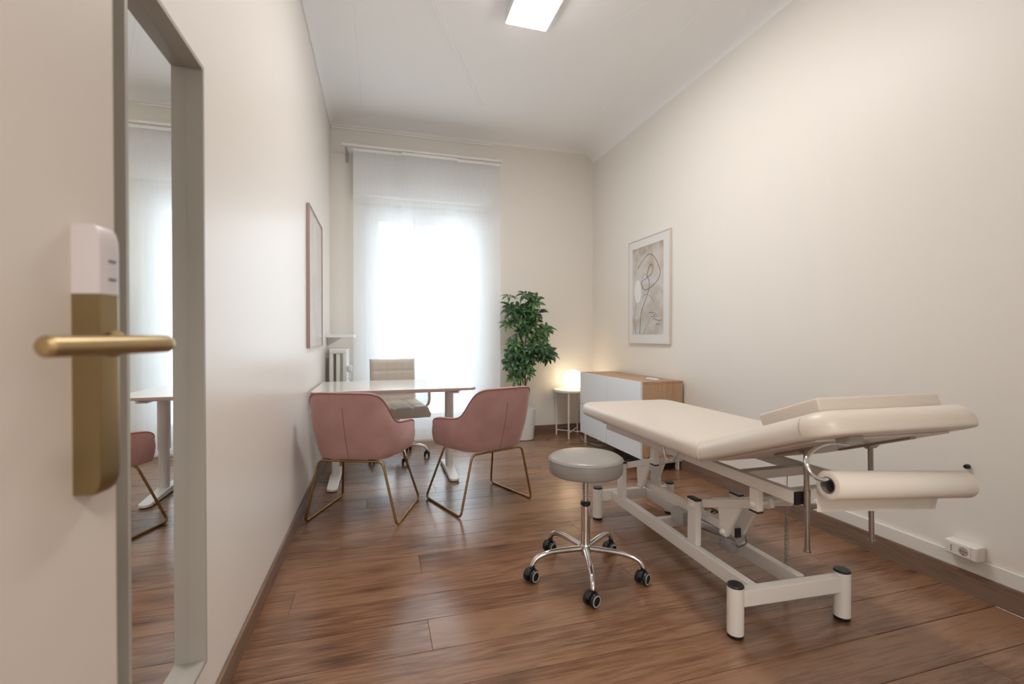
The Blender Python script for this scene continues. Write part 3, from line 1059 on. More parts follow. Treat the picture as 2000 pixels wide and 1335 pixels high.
# ------------------------------------------------------------------ casters / five-star bases
def caster_parts(parent, pos, ang, r=.026):
    """twin wheel caster; pos world xy in parent frame; ang rolling axis direction"""
    M4 = Matrix.Translation((pos[0], pos[1], 0)) @ Matrix.Rotation(ang, 4, 'Z')
    bm = NB()
    # hood
    prof = []
    for k in range(9):
        a = R(20 + 150 * k / 8)
        prof.append((r * 1.16 * math.cos(a), r + r * 1.16 * math.sin(a)))
    for k in range(9):
        a = R(170 - 150 * k / 8)
        prof.append((r * .75 * math.cos(a), r + r * .75 * math.sin(a)))
    A = [bm.verts.new((p[0], -r * .32, p[1])) for p in prof]; B = [bm.verts.new((p[0], r * .32, p[1])) for p in prof]
    L_ = len(prof)
    for k in range(L_):
        bm.faces.new((A[k], A[(k + 1) % L_], B[(k + 1) % L_], B[k]))
    for k in range(8):
        for Q in (A, B):
            bm.faces.new((Q[k], Q[k + 1], Q[L_ - 2 - k], Q[L_ - 1 - k]))
    add_tube(bm, [(-r * .25, 0, r * 1.5), (-r * .25, 0, r * 2.55)], r * .42, 12)
    add_tube(bm, [(0, -r * .9, r), (0, r * .9, r)], r * .2, 8)
    bmesh.ops.transform(bm, matrix=M4, verts=bm.verts)
    c = obj('caster', bm, M['black'], parent)
    for s in (-1, 1):
        bm = NB()
        X = Matrix.Translation((0, s * r * .38, r)) @ Matrix.Rotation(R(-90 * s), 4, 'X')
        add_lathe(bm, [(0, 0), (r * .9, 0), (r, r * .12), (r, r * .45), (r * .9, r * .58), (r * .62, r * .6), (r * .60, r * .5), (0, r * .5)], (0, 0, 0), 26, X)
        bmesh.ops.transform(bm, matrix=M4, verts=bm.verts)
        obj('wheel', bm, M['black'], c)
        bm = NB()
        add_lathe(bm, [(r * .66, r * .55), (r * .68, r * .63), (r * .84, r * .63), (r * .87, r * .55)], (0, 0, 0), 26, X)
        bmesh.ops.transform(bm, matrix=M4, verts=bm.verts)
        obj('wheel_ring', bm, M['grey_ring'], c)
    return c


def star_base(t, angs, rad, hubz, legr, m, r=.026, casts=None):
    bm = NB()
    add_lathe(bm, [(0, hubz - .03), (.022, hubz - .03), (.027, hubz - .02), (.028, hubz + .012), (.024, hubz + .02), (0, hubz + .02)], (0, 0, 0), 24)
    obj('hub', bm, m, t)
    for i, a in enumerate(angs):
        ca_, sa = math.cos(a), math.sin(a)
        bm = NB()
        prof = [(.018, hubz), (.10, hubz + .001), (.17, hubz + .000), (.215, hubz - .008), (.245, hubz - .022), (rad, hubz - .045), (rad + .003, r * 2.3)]
        prof = [(p * rad / .262 if p > .02 else p, q) for p, q in prof]
        pts = smooth_path([(p * ca_, p * sa, q) for p, q in prof], 4)
        rs = [legr * (1.12 - .28 * k / (len(pts) - 1)) for k in range(len(pts))]
        add_tube(bm, pts, rs, 14)
        obj('leg', bm, m, t)
        ang = (casts[i] if casts else a + 1.2)
        # swivel stem sits at local x=-r*.25 of the caster
        cx = rad * ca_ + r * .25 * math.cos(ang); cy = rad * sa + r * .25 * math.sin(ang)
        caster_parts(t, (cx, cy), ang, r)


# ------------------------------------------------------------------ round stool
st = thing('rolling_stool', 'round taupe-grey vinyl stool on a chrome five-star base with casters', 'stool', (.928, 1.973, 0))
S0 = .262
star_base(st, [R(a) for a in (35.5, 107.5, 179.5, 251.5, 323.5)], S0, .118, .0125, M['chrome'], .028,
          casts=[R(a) for a in (200, 208, 212, 204, 210)])
bm = NB()
add_lathe(bm, [(0, .13), (.0215, .13), (.0215, .318), (.019, .321), (0, .321)], (0, 0, 0), 28)
obj('column', bm, M['chrome'], st)
bm = NB(); add_lathe(bm, [(0, .3215), (.0235, .3215), (.0235, .333), (.02, .337), (0, .337)], (0, 0, 0), 28)
obj('collar', bm, M['black'], st)
bm = NB()
pf = [(0, .338)]
for z in (.34, .352, .364, .376, .388, .400, .412, .424):
    pf += [(.0125, z), (.0125, z + .004), (.0140, z + .005), (.0140, z + .010), (.0125, z + .0105)]
pf += [(.0135, .45), (.0135, .468), (0, .468)]
add_lathe(bm, pf, (0, 0, 0), 22)
obj('gas_piston', bm, M['chrome'], st)
bm = NB(); add_lathe(bm, [(0, .462), (.075, .462), (.08, .466), (.08, .474), (0, .474)], (0, 0, 0), 30)
add_tube(bm, [(.02, -.01, .458), (.11, -.06, .456)], .004, 8)
obj('seat_plate', bm, M['steel'], st)
bm = NB()
rr = .171
pf = [(0, .470), (rr - .02, .470), (rr - .006, .474), (rr, .484), (rr + .001, .52), (rr - .001, .537), (rr - .006, .546), (rr - .016, .552), (rr - .05, .557), (rr - .1, .560), (0, .561)]
add_lathe(bm, pf, (0, 0, 0), 56)
sc_ = obj('seat_cushion', bm, M['grey_vinyl'], st, angle=70)
bm = NB(); add_tube(bm, [(rr * 1.002 * math.cos(2 * math.pi * k / 56), rr * 1.002 * math.sin(2 * math.pi * k / 56), .5385) for k in range(56)], .0022, 6, closed=True)
obj('seam', bm, M['grey_vinyl'], sc_)

# ------------------------------------------------------------------ office chair
oc = thing('office_chair', 'cream quilted leather office chair on casters behind the desk', 'chair', (.165, 4.36, 0), R(10))
star_base(oc, [R(a - 10) for a in (209, 281, 353, 65, 137)], .262, .115, .0125, M['chrome'], .026, casts=[R(a) for a in (60, 80, 70, 95, 75)])
bm = NB(); add_lathe(bm, [(0, .12), (.026, .12), (.026, .26), (.017, .262), (.017, .395), (0, .395)], (0, 0, 0), 22); add_box(bm, -.09, .09, -.09, .09, .392, .4115, bev=.006)
obj('column', bm, M['chrome'], oc)


def quilt(bm, W, D, nx, ny, zf, base_z, depth, mtx):
    """quilted pad: W x D, nx x ny cells; zf puffs"""
    R_ = 10
    gx, gy = nx * R_, ny * R_
    def pf(i, j):
        u, v = i / gx, j / gy
        cu, cv = (u * nx) % 1, (v * ny) % 1
        a = min(1, 3.5 * min(cu, 1 - cu)) if 0 < i < gx else 1
        b = min(1, 3.5 * min(cv, 1 - cv)) if 0 < j < gy else 1
        # outer rounding
        eu = min(u, 1 - u) * W / .03; ev = min(v, 1 - v) * D / .03
        e = min(1, eu) ** .5 * min(1, ev) ** .5
        q = (math.sqrt(max(0, a * (2 - a))) * .5 + .5) * (math.sqrt(max(0, b * (2 - b))) * .5 + .5)
        return base_z + depth * .35 + depth * .65 * e * (.55 + .45 * q)
    top = [[bm.verts.new((-W / 2 + W * i / gx, -D / 2 + D * j / gy, pf(i, j))) for i in range(gx + 1)] for j in range(gy + 1)]
    bot = [[bm.verts.new(((-W / 2 + W * i / gx) * .97, (-D / 2 + D * j / gy) * .97, base_z)) for i in range(gx + 1)] for j in range(gy + 1)]
    for j in range(gy):
        for i in range(gx):
            bm.faces.new((top[j][i], top[j][i + 1], top[j + 1][i + 1], top[j + 1][i]))
            bm.faces.new((bot[j][i], bot[j + 1][i], bot[j + 1][i + 1], bot[j][i + 1]))
    for i in range(gx):
        bm.faces.new((top[0][i], bot[0][i], bot[0][i + 1], top[0][i + 1])); bm.faces.new((top[gy][i], top[gy][i + 1], bot[gy][i + 1], bot[gy][i]))
    for j in range(gy):
        bm.faces.new((top[j][0], top[j + 1][0], bot[j + 1][0], bot[j][0])); bm.faces.new((top[j][gx], bot[j][gx], bot[j + 1][gx], top[j + 1][gx]))
    bmesh.ops.transform(bm, matrix=mtx, verts=bm.verts)


bm = NB(); quilt(bm, .47, .47, 3, 3, None, 0, .095, Matrix.Translation((0, -.045, .412)) @ Matrix.Rotation(R(3), 4, 'X'))
obj('seat', bm, M['cream_leather'], oc, angle=75)
bm = NB(); quilt(bm, .43, .47, 3, 4, None, 0, .055, Matrix.Translation((0, .225, .665)) @ Matrix.Rotation(R(83), 4, 'X'))
obj('backrest', bm, M['cream_leather'], oc, angle=75)
for s in (-1, 1):
    bm = NB()
    add_tube(bm, fillet([(s * .20, .10, .428), (s * .262, .08, .43), (s * .268, -.10, .50), (s * .262, -.12, .66), (s * .262, .10, .67), (s * .245, .235, .66), (s * .20, .25, .60)], .06, 6), .014, 12)
    ar = obj('armrest', bm, M['chrome'], oc)
    bm = NB(); add_cushion(bm, s * .262 - .022, s * .262 + .022, -.10, .10, .676, .698, (.02,) * 4, .008, .006)
    obj('arm_pad', bm, M['cream_leather'], ar)

# ------------------------------------------------------------------ sideboard
cr = thing('sideboard', 'oak sideboard with flat white doors against the right wall', 'cabinet', (2.24, 3.87, 0))
sx0, sx1, sy0, sy1 = 2.052, 2.430, 3.29, 4.455
zb_, zt_ = .13, .745
bm = NB()
add_box(bm, sx0, sx1, sy0, sy0 + .02, zb_, zt_ - .0205, bev=.001); obj('side_panel', bm, M['oak'], cr, True)
bm = NB(); add_box(bm, sx0, sx1, sy1 - .02, sy1, zb_, zt_ - .0205, bev=.001); obj('side_panel', bm, M['oak'], cr, True)
bm = NB(); add_box(bm, sx0, sx1, sy0, sy1, zt_ - .020, zt_, bev=.001); obj('top_panel', bm, M['oaky'], cr, True)
bm = NB(); add_box(bm, sx0, sx1, sy0 + .0205, sy1 - .0205, zb_, zb_ + .02); obj('bottom_panel', bm, M['oaky'], cr, True)
bm = NB(); add_box(bm, sx0, sx1 - .007, 3.865, 3.88, zb_ + .0205, zt_ - .021); obj('divider', bm, M['oaky'], cr, True)
bm = NB(); add_box(bm, sx1 - .006, sx1, sy0 + .0205, sy1 - .0205, zb_ + .0205, zt_ - .021); obj('back_panel', bm, M['oaky'], cr, True)
for (a, b) in ((sy0 + .0005, 3.8705), (3.8755, sy1 - .0005)):
    for (c_, d_) in ((zb_ - .012, .4175), (.4215, zt_ - .001)):
        bm = NB(); add_box(bm, sx0 - .019, sx0 - .001, a, b, c_, d_, bev=.0012)
        obj('door', bm, M['white_gloss'], cr, True)
for (xx, yy) in ((sx0 + .03, sy0 + .03), (sx0 + .03, sy1 - .03), (sx1 - .03, sy0 + .03), (sx1 - .03, sy1 - .03)):
    bm = NB(); add_box(bm, xx - .006, xx + .006, yy - .022, yy + .022, .0005, zb_, bev=.002)
    add_box(bm, xx - .02, xx + .02, yy - .022, yy + .022, zb_ - .008, zb_ - .0002)
    obj('leg', bm, M['white_metal'], cr, True)
bm = NB(); add_box(bm, 2.225, 2.265, 3.38, 3.52, zt_ + .0005, zt_ + .013, bev=.003, seg=2)
tag(own_origin(obj('remote_control', bm, M['white_gloss'])), 'slim white remote control lying on the oak sideboard top', 'remote control')
# plain dark block in the gap under the sideboard
bm = NB(); add_box(bm, 2.20, 2.36, 3.36, 3.86, .0005, .085, bev=.006)
tag(own_origin(obj('dark_block', bm, M['black'])), 'low black block on the floor beneath the sideboard', 'box')
# lamp cord loop under the sideboard
bm = NB(); add_tube(bm, smooth_path([(2.16, 4.72, .006), (2.10, 4.50, .006), (2.12, 4.34, .006), (2.20, 4.24, .006), (2.27, 4.33, .006), (2.25, 4.48, .006), (2.38, 4.62, .006)], 8), .003, 8)
tag(own_origin(obj('lamp_cord', bm, M['white_metal'])), 'thin white lamp cord curling on the floor under the sideboard', 'cord')

# ------------------------------------------------------------------ side table + globe lamp
tb = thing('side_table', 'small round white metal tray table in the back right corner', 'table', (2.10, 4.79, 0))
bm = NB(); add_lathe(bm, [(0, .505), (.205, .505), (.2155, .506), (.217, .525), (.2145, .527), (.212, .512), (0, .512)], (0, 0, 0), 48)
obj('tray', bm, M['white_metal'], tb)
la = [R(a) for a in (142, 232, 322, 52)]
for a in la:
    bm = NB(); x_, y_ = .196 * math.cos(a), .196 * math.sin(a)
    add_box(bm, x_ - .0075, x_ + .0075, y_ - .0075, y_ + .0075, .0005, .5045, bev=.002)
    obj('leg', bm, M['white_metal'], tb)
bm = NB()
for i in range(2):
    a, b = la[i], la[i + 2]
    add_tube(bm, [(.19 * math.cos(a), .19 * math.sin(a), .055 + .012 * i), (.19 * math.cos(b), .19 * math.sin(b), .055 + .012 * i)], .005, 8)
ring = [(.19 * math.cos(R(k * 10)), .19 * math.sin(R(k * 10)), .498) for k in range(36)]
add_tube(bm, ring, .005, 6, closed=True)
obj('crossbar', bm, M['white_metal'], tb)
gl_ = thing('globe_lamp', 'glowing round opal glass table lamp on the white tray table', 'lamp', (2.095, 4.79, .5125))
bm = NB()
pf = [(.045, .012)]
rg = .116
for k in range(1, 24):
    a = -90 + 180 * k / 24
    if rg * math.cos(R(a)) > .045 or a > 0:
        pf.append((rg * math.cos(R(a)), rg * math.sin(R(a)) + .118))
pf.append((0, .118 + rg))
add_lathe(bm, pf, (0, 0, 0), 40)
obj('shade', bm, M['globe'], gl_)
bm = NB(); add_lathe(bm, [(0, .0003), (.05, .0003), (.05, .012), (0, .012)], (0, 0, 0), 28)
obj('base', bm, M['white_metal'], gl_)
pd = bpy.data.lights.new('globe_bulb', 'POINT'); pd.energy = 15; pd.color = (1, .56, .24); pd.shadow_soft_size = .12
po = bpy.data.objects.new('globe_bulb', pd); COL.objects.link(po); po.location = (2.095, 4.79, .5125 + .118)

# ------------------------------------------------------------------ plant
PX, PYY = 1.515, 4.80
pt = thing('potted_plant', 'tall leafy umbrella plant in a white pot beside the curtains', 'plant', (PX, PYY, 0))
bm = NB()
add_lathe(bm, [(0, .001), (.105, .001), (.112, .006), (.135, .33), (.137, .335), (.131, .337), (.128, .325), (.124, .29), (0, .29)], (0, 0, 0), 40)
obj('pot', bm, M['white_pot'], pt)
bm = NB(); add_lathe(bm, [(0, .2905), (.122, .2905), (.10, .302), (0, .306)], (0, 0, 0), 24)
obj('soil', bm, M['soil'], pt)
stems = [
    [(-.02, 0, .30), (-.03, .01, .62), (-.01, .0, .95), (-.04, 0, 1.25), (-.03, 0, 1.50)],
    [(.02, .01, .30), (.03, .0, .60), (.13, -.01, .85), (.22, -.02, 1.0)],
    [(0, -.02, .30), (.01, -.03, .65), (.01, -.02, 1.0), (.06, -.01, 1.3), (.09, 0, 1.50)],
    [(-.03, -.02, .31), (-.06, -.02, .6), (-.10, -.03, .80)],
]
stemobjs = []
for s_ in stems:
    bm = NB(); p_ = smooth_path(s_, 5)
    add_tube(bm, p_, [.0095 - .006 * k / (len(p_) - 1) for k in range(len(p_))], 8)
    obj('stem', bm, M['stem'], pt)


def leaf_mesh(nl, size, m, seed):
    rnd = random.Random(seed)
    bm = NB()
    for k in range(nl):
        a = 2 * math.pi * k / nl + rnd.uniform(-.12, .12)
        L = size * rnd.uniform(.85, 1.1)
        W = L * .21
        droop = rnd.uniform(.22, .5)
        prev = None
        for j in range(6):
            t = j / 5
            rad = size * .22 + L * t
            wd = W * [.25, .75, 1.0, .92, .62, .05][j]
            z = -.25 * rad * 0 + .12 * size * math.sin(t * 2.2) - droop * L * t * t
            c_ = Vector((rad * math.cos(a), rad * math.sin(a), z)); tn = Vector((-math.sin(a), math.cos(a), 0))
            row = [bm.verts.new(c_ - tn * wd + Vector((0, 0, wd * .35))), bm.verts.new(c_), bm.verts.new(c_ + tn * wd + Vector((0, 0, wd * .35)))]
            if prev:
                for q in range(2):
                    bm.faces.new((prev[q], prev[q + 1], row[q + 1], row[q]))
            else:
                v0 = bm.verts.new((0, 0, 0)); bm.faces.new((v0, row[1], row[0])); bm.faces.new((v0, row[2], row[1]))
            prev = row
    # petiole
    add_tube(bm, [(0, 0, 0), (0.0, 0, -size * .9)], .0018, 4)
    return finish(bm, 'leaf', m, 80)


lms = [leaf_mesh(7, .078, M['leaf'], 1), leaf_mesh(8, .085, M['leaf2'], 2), leaf_mesh(6, .070, M['leaf'], 3), leaf_mesh(7, .08, M['leaf2'], 4), leaf_mesh(5, .06, M['leaf'], 5)]
# clusters: (centre x,z relative, spread x, spread z, n)
rnd = random.Random(11)
cl = [(-.13, 1.42, .07, .09, 8), (-.06, 1.30, .09, .09, 9), (.05, 1.46, .06, .09, 8), (.08, 1.55, .04, .04, 4), (.09, 1.32, .05, .07, 6), (.02, 1.17, .07, .04, 4),
      (-.10, 1.03, .06, .05, 5), (.0, 1.0, .08, .07, 8), (.12, 1.10, .06, .04, 4), (.19, .98, .07, .06, 8), (.26, .90, .03, .05, 4), (-.15, .86, .04, .06, 6),
      (-.04, .84, .06, .06, 7), (.06, .88, .06, .05, 5), (-.10, .70, .05, .05, 5), (.0, .75, .05, .03, 3), (-.17, 1.27, .02, .04, 3), (.21, 1.20, .03, .03, 3)]
for (cx, czv, sx_, sz_, n_) in cl:
    for q in range(n_):
        x_ = cx + rnd.gauss(0, .55) * sx_; z_ = czv + rnd.gauss(0, .6) * sz_; y_ = rnd.uniform(-.13, -.02)
        o = bpy.data.objects.new('leaf', lms[rnd.randrange(5)]); COL.objects.link(o); o.parent = pt
        o.location = (x_, y_, z_)
        # tilt leaves outward and towards the light
        o.rotation_euler = (R(rnd.uniform(15, 75)), R((x_ - cx) * 250 + rnd.uniform(-30, 30)), R(rnd.uniform(0, 360)) if rnd.random() < .0 else R(rnd.uniform(-40, 40)))
        s_ = rnd.uniform(.95, 1.3); o.scale = (s_, s_, s_)

# ------------------------------------------------------------------ treatment table
bd = thing('treatment_table', 'beige vinyl treatment table on a white steel lifting frame', 'treatment table', (1.50, 1.95, 0))
# --- base
for (xx, yy) in ((1.262, 1.398), (1.745, 1.372), (1.278, 2.545), (1.758, 2.512)):
    bm = NB(); add_tube(bm, [(xx, yy, .014), (xx, yy, .186)], .0295, 28)
    ft = obj('foot_post', bm, M['bedframe'], bd, True)
    bm = NB(); add_lathe(bm, [(0, 0), (.027, 0), (.0285, .003), (.0285, .0138), (0, .0138)], (xx, yy, .0004), 28)
    obj('rubber_foot', bm, M['black'], ft, True)
    bm = NB(); add_lathe(bm, [(0, .1862), (.0298, .1862), (.0298, .190), (.026, .1945), (0, .196)], (xx, yy, 0), 28)
    obj('end_cap', bm, M['black'], ft, True)


def bar(bm, a, b, wd, ht, bev=.004):
    """rectangular tube from a to b (centre line), width wd (horizontal), height ht"""
    a, b = Vector(a), Vector(b); t = b - a; L = t.length; t.normalize()
    side = t.cross(Vector((0, 0, 1)))
    if side.length < .01:
        side = Vector((1, 0, 0))
    side.normalize(); up = side.cross(t)
    X = Matrix((( side.x, t.x, up.x, a.x), (side.y, t.y, up.y, a.y), (side.z, t.z, up.z, a.z), (0, 0, 0, 1)))
    add_box(bm, -wd / 2, wd / 2, 0, L, -ht / 2, ht / 2, mtx=X, bev=bev)


for (a, b) in (((1.285, 1.397, .1435), (1.722, 1.373, .1435)), ((1.300, 2.543, .1435), (1.735, 2.513, .1435))):
    bm = NB(); bar(bm, a, b, .04, .06); obj('cross_beam', bm, M['bedframe'], bd, True)
for (xa, xb) in ((1.355, 1.375), (1.585, 1.60)):
    bm = NB(); bar(bm, (xa, 1.412, .1435), (xb, 2.515, .1435), .034, .058); obj('base_rail', bm, M['bedframe'], bd, True)
bm = NB(); bar(bm, (1.385, 2.08, .1435), (1.578, 2.075, .1435), .035, .05); obj('cross_beam', bm, M['bedframe'], bd, True)
# uprights with pivots
UX = (1.366, 1.597)
for ux in UX:
    for uy in (1.765, 2.41):
        bm = NB(); add_box(bm, ux - .014, ux + .014, uy - .030, uy + .030, .1730, .372, bev=.003)
        up = obj('upright', bm, M['bedframe'], bd, True)
        bm = NB(); add_box(bm, ux - .015, ux + .015, uy - .031, uy + .031, .3723, .381, bev=.002)
        obj('end_cap', bm, M['black'], up, True)
# lift arms (parallel linkage)
AX = (1.393, 1.478)
for i, ax in enumerate(AX):
    for (uy, py) in ((1.765, 1.378), (2.41, 2.03)):
        bm = NB(); bar(bm, (ax, uy + .02, .345), (ax, py - .015, .490), .020, .034)
        obj('lift_arm', bm, M['bedframe'], bd, True)
        # gusset plate
        bm = NB()
        ym = uy - .158
        add_prism(bm, [(ym - .100, .430), (ym + .030, .385), (ym + .018, .272), (ym - .016, .272)], 'X', ax - .007, ax + .007)
        obj('gusset', bm, M['bedframe'], bd, True)
        s = -1 if i == 0 else 1
        ux_ = UX[i]
        for (xx, yy, zz) in ((ux_ + s * .014, uy, .350), (ax + s * .007, ym, .289)):
            bm = NB(); add_lathe(bm, [(0, 0), (.012, 0), (.012, .006), (.009, .011), (0, .013)], (0, 0, 0), 16, Matrix.Translation((xx, yy, zz)) @ Matrix.Rotation(R(90 * s), 4, 'Y'))
            obj('pivot_bolt', bm, M['bedframe'], bd, True)
        bm = NB(); add_tube(bm, [(ux_, uy, .350), (ax, uy, .350)], .008, 12); obj('pivot_tube', bm, M['bedframe'], bd, True)
# torque tubes joining left and right arms
for yy, zz, xa, xb in ((1.607, .289, AX[0], AX[1]), (2.252, .289, AX[0], AX[1]), (1.378, .490, 1.345, 1.655), (2.03, .490, 1.345, 1.655)):
    bm = NB(); add_tube(bm, [(xa, yy, zz), (xb, yy, zz)], .009, 12); obj('pivot_tube', bm, M['bedframe'], bd, True)
# drag link
bm = NB(); bar(bm, (1.4345, 1.582, .289), (1.4345, 2.28, .289), .026, .038)
dl = obj('drag_link', bm, M['bedframe'], bd, True)
bm = NB(); bar(bm, (1.4345, 1.573, .289), (1.4345, 1.5815, .289), .027, .039, .002)
obj('end_cap', bm, M['black'], dl, True)
# --- upper frame
RX = (1.335, 1.665)
for rx in RX:
    bm = NB(); bar(bm, (rx, 1.205, .570), (rx, 2.52, .570), .03, .042)
    ur = obj('upper_rail', bm, M['bedframe'], bd, True)
    bm = NB(); bar(bm, (rx, 1.196, .570), (rx, 1.2045, .570), .032, .043, .002); obj('end_cap', bm, M['black'], ur, True)
    for py in (1.378, 2.03):
        bm = NB(); add_box(bm, rx - .014, rx + .014, py - .020, py + .020, .466, .5485, bev=.004)
        hp = obj('hanger_post', bm, M['bedframe'], bd, True)
        bm = NB(); add_box(bm, rx - .015, rx + .015, py - .021, py + .021, .4600, .4658, bev=.002)
        obj('end_cap', bm, M['black'], hp, True)
        bm = NB(); s = -1 if rx < 1.5 else 1
        add_lathe(bm, [(0, 0), (.012, 0), (.012, .006), (.008, .011), (0, .013)], (0, 0, 0), 16, Matrix.Translation((rx + s * .014, py, .490)) @ Matrix.Rotation(R(90 * s), 4, 'Y'))
        obj('pivot_bolt', bm, M['bedframe'], bd, True)
for yy in (1.24, 1.47, 1.80, 2.45):
    bm = NB(); bar(bm, (RX[0] + .015, yy, .568), (RX[1] - .015, yy, .568), .04, .036); obj('cross_beam', bm, M['bedframe'], bd, True)
# the padded top is turned 2 degrees on the frame
TM = Matrix.Translation((1.159, 1.489, 0)) @ Matrix.Rotation(R(-2.0), 4, 'Z')
for yy in (.16, .60, 1.0):
    bm = NB(); add_box(bm, .09, .55, yy - .02, yy + .02, .5915, .614, mtx=TM, bev=.003); obj('support_bar', bm, M['bedframe'], bd, True)
bm = NB(); add_box(bm, .05, .567, .04, 1.09, .6145, .6295, mtx=TM, bev=.002); obj('support_board', bm, M['beige_vinyl'], bd, True)
bm = NB(); add_cushion(bm, 0, .617, .002, 1.158, .630, .703, (.012, .012, .085, .085), .028, .022, mtx=TM, n=8)
obj('leg_section', bm, M['beige_vinyl'], bd, True, angle=80)
HM = TM @ Matrix.Translation((0, -.002, .630)) @ Matrix.Rotation(R(-21.1), 4, 'X')
bm = NB(); add_cushion(bm, 0, .612, -.595, -.001, 0, .073, (.078, .085, .012, .012), .046, .012, mtx=HM, n=9)
obj('head_section', bm, M['beige_vinyl'], bd, True, angle=80)
for pts in ([(-.0005, -.505, .014), (-.0005, -.505, .034), (.005, -.505, .050), (.016, -.505, .062)], [(.092, -.5925, .014), (.092, -.5925, .034), (.092, -.586, .052), (.092, -.574, .064)]):
    bm = NB(); add_tube(bm, [HM @ Vector(p) for p in pts], .0008, 6)
    obj('seam', bm, M['seam_tan'], bd, True)
bm = NB(); add_box(bm, .05, .567, -.50, -.03, -.006, -.0004, mtx=HM, bev=.001)
hb = obj('head_board', bm, M['beige_vinyl'], bd, True)
for (xa, xb, ya_, yb_) in ((.175, .20, -.46, -.20), (.455, .48, -.46, -.20), (.12, .17, -.545, -.50)):
    bm = NB(); add_box(bm, xa, xb, ya_, yb_, -.013, -.0065 if ya_ > -.5 else -.0004, mtx=HM)
    obj('bracket', bm, M['steel'], bd, True)
# ratchet rods with pivots
for rx in (1.355, 1.640):
    bm = NB()
    add_tube(bm, [(rx, 1.19, .725), (rx, 1.184, .40)], .0082, 16)
    add_tube(bm, [(rx, 1.184, .402), (rx, 1.184, .396)], .0115, 16)
    add_tube(bm, [(rx - .02, 1.19, .727), (rx + .02, 1.19, .727)], .010, 12)
    add_box(bm, rx - .02, rx + .02, 1.175, 1.205, .727, .742)
    rod = obj('headrest_rod', bm, M['steel'], bd, True)
    bm = NB(); add_tube(bm, [(rx, 1.187, .53), (rx, 1.187, .60)], .0115, 16); 
    add_box(bm, rx + .008, rx + .05, 1.178, 1.20, .536, .548, bev=.004)
    obj('clamp_sleeve', bm, M['steel'], rod, True)
# paper roll holder
bm = NB()
add_tube(bm, smooth_path([(1.37, 1.062, .775), (1.275, 1.042, .789), (1.20, 1.02, .788), (1.142, 1.0, .768), (1.130, .985, .740), (1.150, .975, .717), (1.189, .965, .712), (1.30, .957, .702)], 6), .0058, 12)
obj('roll_holder', bm, M['chrome'], bd, True)
# hook below the mattress
bm = NB(); add_tube(bm, smooth_path([(1.25, 1.83, .625), (1.245, 1.82, .600), (1.245, 1.808, .565), (1.25, 1.785, .552), (1.255, 1.755, .566), (1.258, 1.738, .595)], 5), .0042, 10)
obj('hook', bm, M['chrome'], bd, True)
# actuator
bm = NB(); add_tube(bm, [(1.465, 1.60, .262), (1.465, 1.86, .222)], .028, 18); add_tube(bm, [(1.465, 1.86, .222), (1.465, 2.06, .19)], .014, 14)
ac = obj('actuator', bm, M['silver'], bd, True, label='silver motor tube')
bm = NB(); add_box(bm, 1.445, 1.490, 1.625, 1.71, .175, .240, bev=.008)
obj('motor_housing', bm, M['silver'], ac, True)
bm = NB(); add_box(bm, 1.43, 1.50, 1.93, 2.03, .175, .245, bev=.008)
obj('control_box', bm, M['grey_ring'], bd, True)
bm = NB()
rnd = random.Random(5)
for q in range(6):
    cy_, cz_, r1 = 1.80 + rnd.uniform(-.02, .02), .265 + rnd.uniform(-.01, .01), rnd.uniform(.025, .042)
    add_tube(bm, [(1.505 + .006 * q + .004 * math.sin(k), cy_ + 1.5 * r1 * math.cos(k * .45), cz_ + r1 * .7 * math.sin(k * .45)) for k in range(14)], .0022, 6, closed=True)
add_tube(bm, smooth_path([(1.465, 1.62, .215), (1.445, 1.585, .225), (1.46, 1.56, .25), (1.485, 1.59, .262)], 5), .003, 6)
obj('cable_bundle', bm, M['cable_dark'], bd, True)['kind'] = 'stuff'
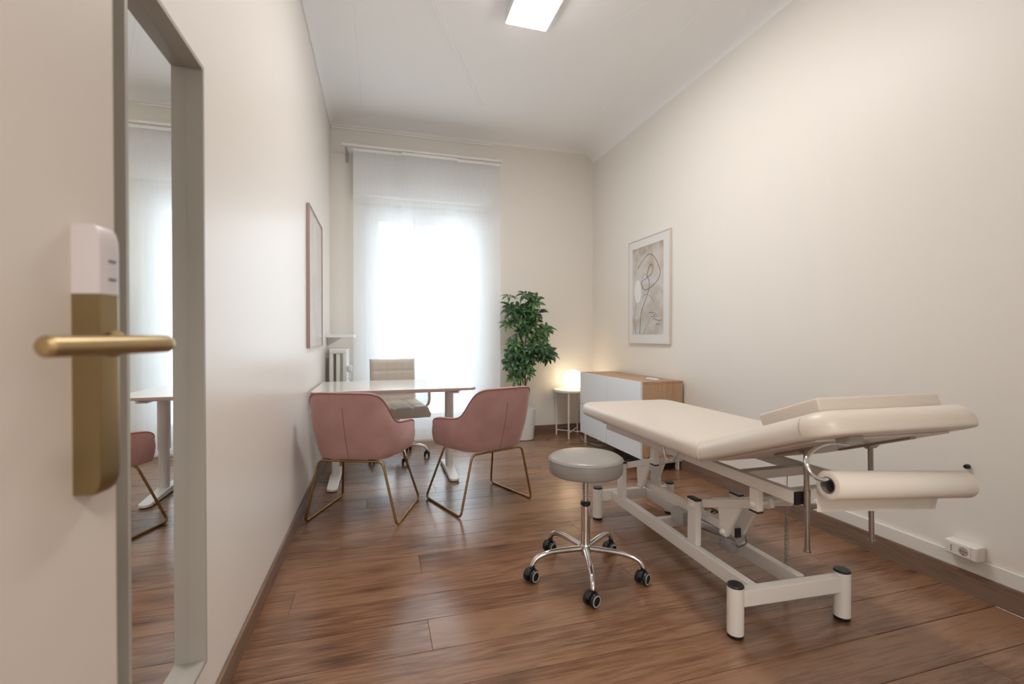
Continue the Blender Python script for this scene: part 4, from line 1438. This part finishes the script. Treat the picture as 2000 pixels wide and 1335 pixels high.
# coiled handset cord and floor cable
bm = NB()
hel = []
for k in range(26 * 10):
    a = 2 * math.pi * k / 10
    z = .325 - .265 * k / 260
    hel.append((1.70 + .0075 * math.cos(a), 1.585 + .0075 * math.sin(a), z))
add_tube(bm, hel, .0027, 5)
add_tube(bm, [(1.70, 1.585, .55), (1.70, 1.585, .325)], .0018, 6)
add_tube(bm, [(1.675, 1.585, .55), (1.70, 1.585, .55)], .0018, 6)
add_tube(bm, smooth_path([(1.70, 1.585, .06), (1.69, 1.60, .012), (1.64, 1.66, .005), (1.60, 1.75, .005)], 5), .0027, 6)
obj('coiled_cord', bm, M['cable'], bd, True, label='grey coiled handset cord')
bm = NB()
add_tube(bm, smooth_path([(1.50, 1.98, .18), (1.56, 2.02, .205), (1.64, 2.0, .20), (1.72, 1.93, .10), (1.76, 1.88, .02), (1.80, 1.84, .004), (1.84, 1.76, .004)], 6), .0028, 6)
obj('power_cable', bm, M['cable'], bd, True)

# pillow on the head section
bm = NB(); add_cushion(bm, .060, .530, -.537, -.305, .0735, .114, (.008,) * 4, .006, .006, mtx=HM, n=3)
tag(own_origin(obj('head_cushion', bm, M['beige_vinyl'], angle=60)), 'thin flat beige cushion lying on the raised head section', 'cushion')

# paper roll
A_, B_ = Vector((1.178, .968, .698)), Vector((1.664, .936, .668))
rl = thing('paper_roll', 'roll of cream couch paper hanging below the head section', 'paper roll', (1.457, .945, .63))
ax = (B_ - A_).normalized()
q_ = ax.to_track_quat('Z', 'Y').to_matrix().to_4x4()
Lr = (B_ - A_).length
bm = NB(); add_lathe(bm, [(.023, 0), (.0375, 0), (.0385, .001), (.0385, Lr - .001), (.0375, Lr), (.023, Lr), (.023, 0)], (0, 0, 0), 44, Matrix.Translation(A_) @ q_)
obj('roll', bm, M['paper'], rl, True, angle=50)
bm = NB(); add_lathe(bm, [(.0205, -.0005), (.0229, -.0005), (.0229, Lr + .0005), (.0205, Lr + .0005), (.0205, -.0005)], (0, 0, 0), 30, Matrix.Translation(A_) @ q_)
obj('core', bm, M['core'], rl, True, label='grey cardboard core')
bm = NB()
hz_ = Vector((0, 0, -1)); out = ax.cross(Vector((0, 0, 1))).normalized()   # towards camera side or away
if out.y < 0:
    out = -out
prev = None
for i in range(15):
    s = i / 14
    row = []
    for (dn, oo) in ((-.01, .0390), (.01, .0391), (.04, .0385), (.080, .037 + .002 * math.sin(s * 9)), (.087, .037 + .002 * math.sin(s * 9))):
        sl = min(s * Lr, Lr - .06 * max(0, (dn + .01) / .07)) if i == 14 else s * Lr * .95
        row.append(bm.verts.new(A_ + ax * (.004 + sl) + out * oo + hz_ * dn))
    if prev:
        for q in range(4):
            bm.faces.new((prev[q], prev[q + 1], row[q + 1], row[q]))
    prev = row
obj('loose_sheet', bm, M['paper'], rl, True, angle=60)
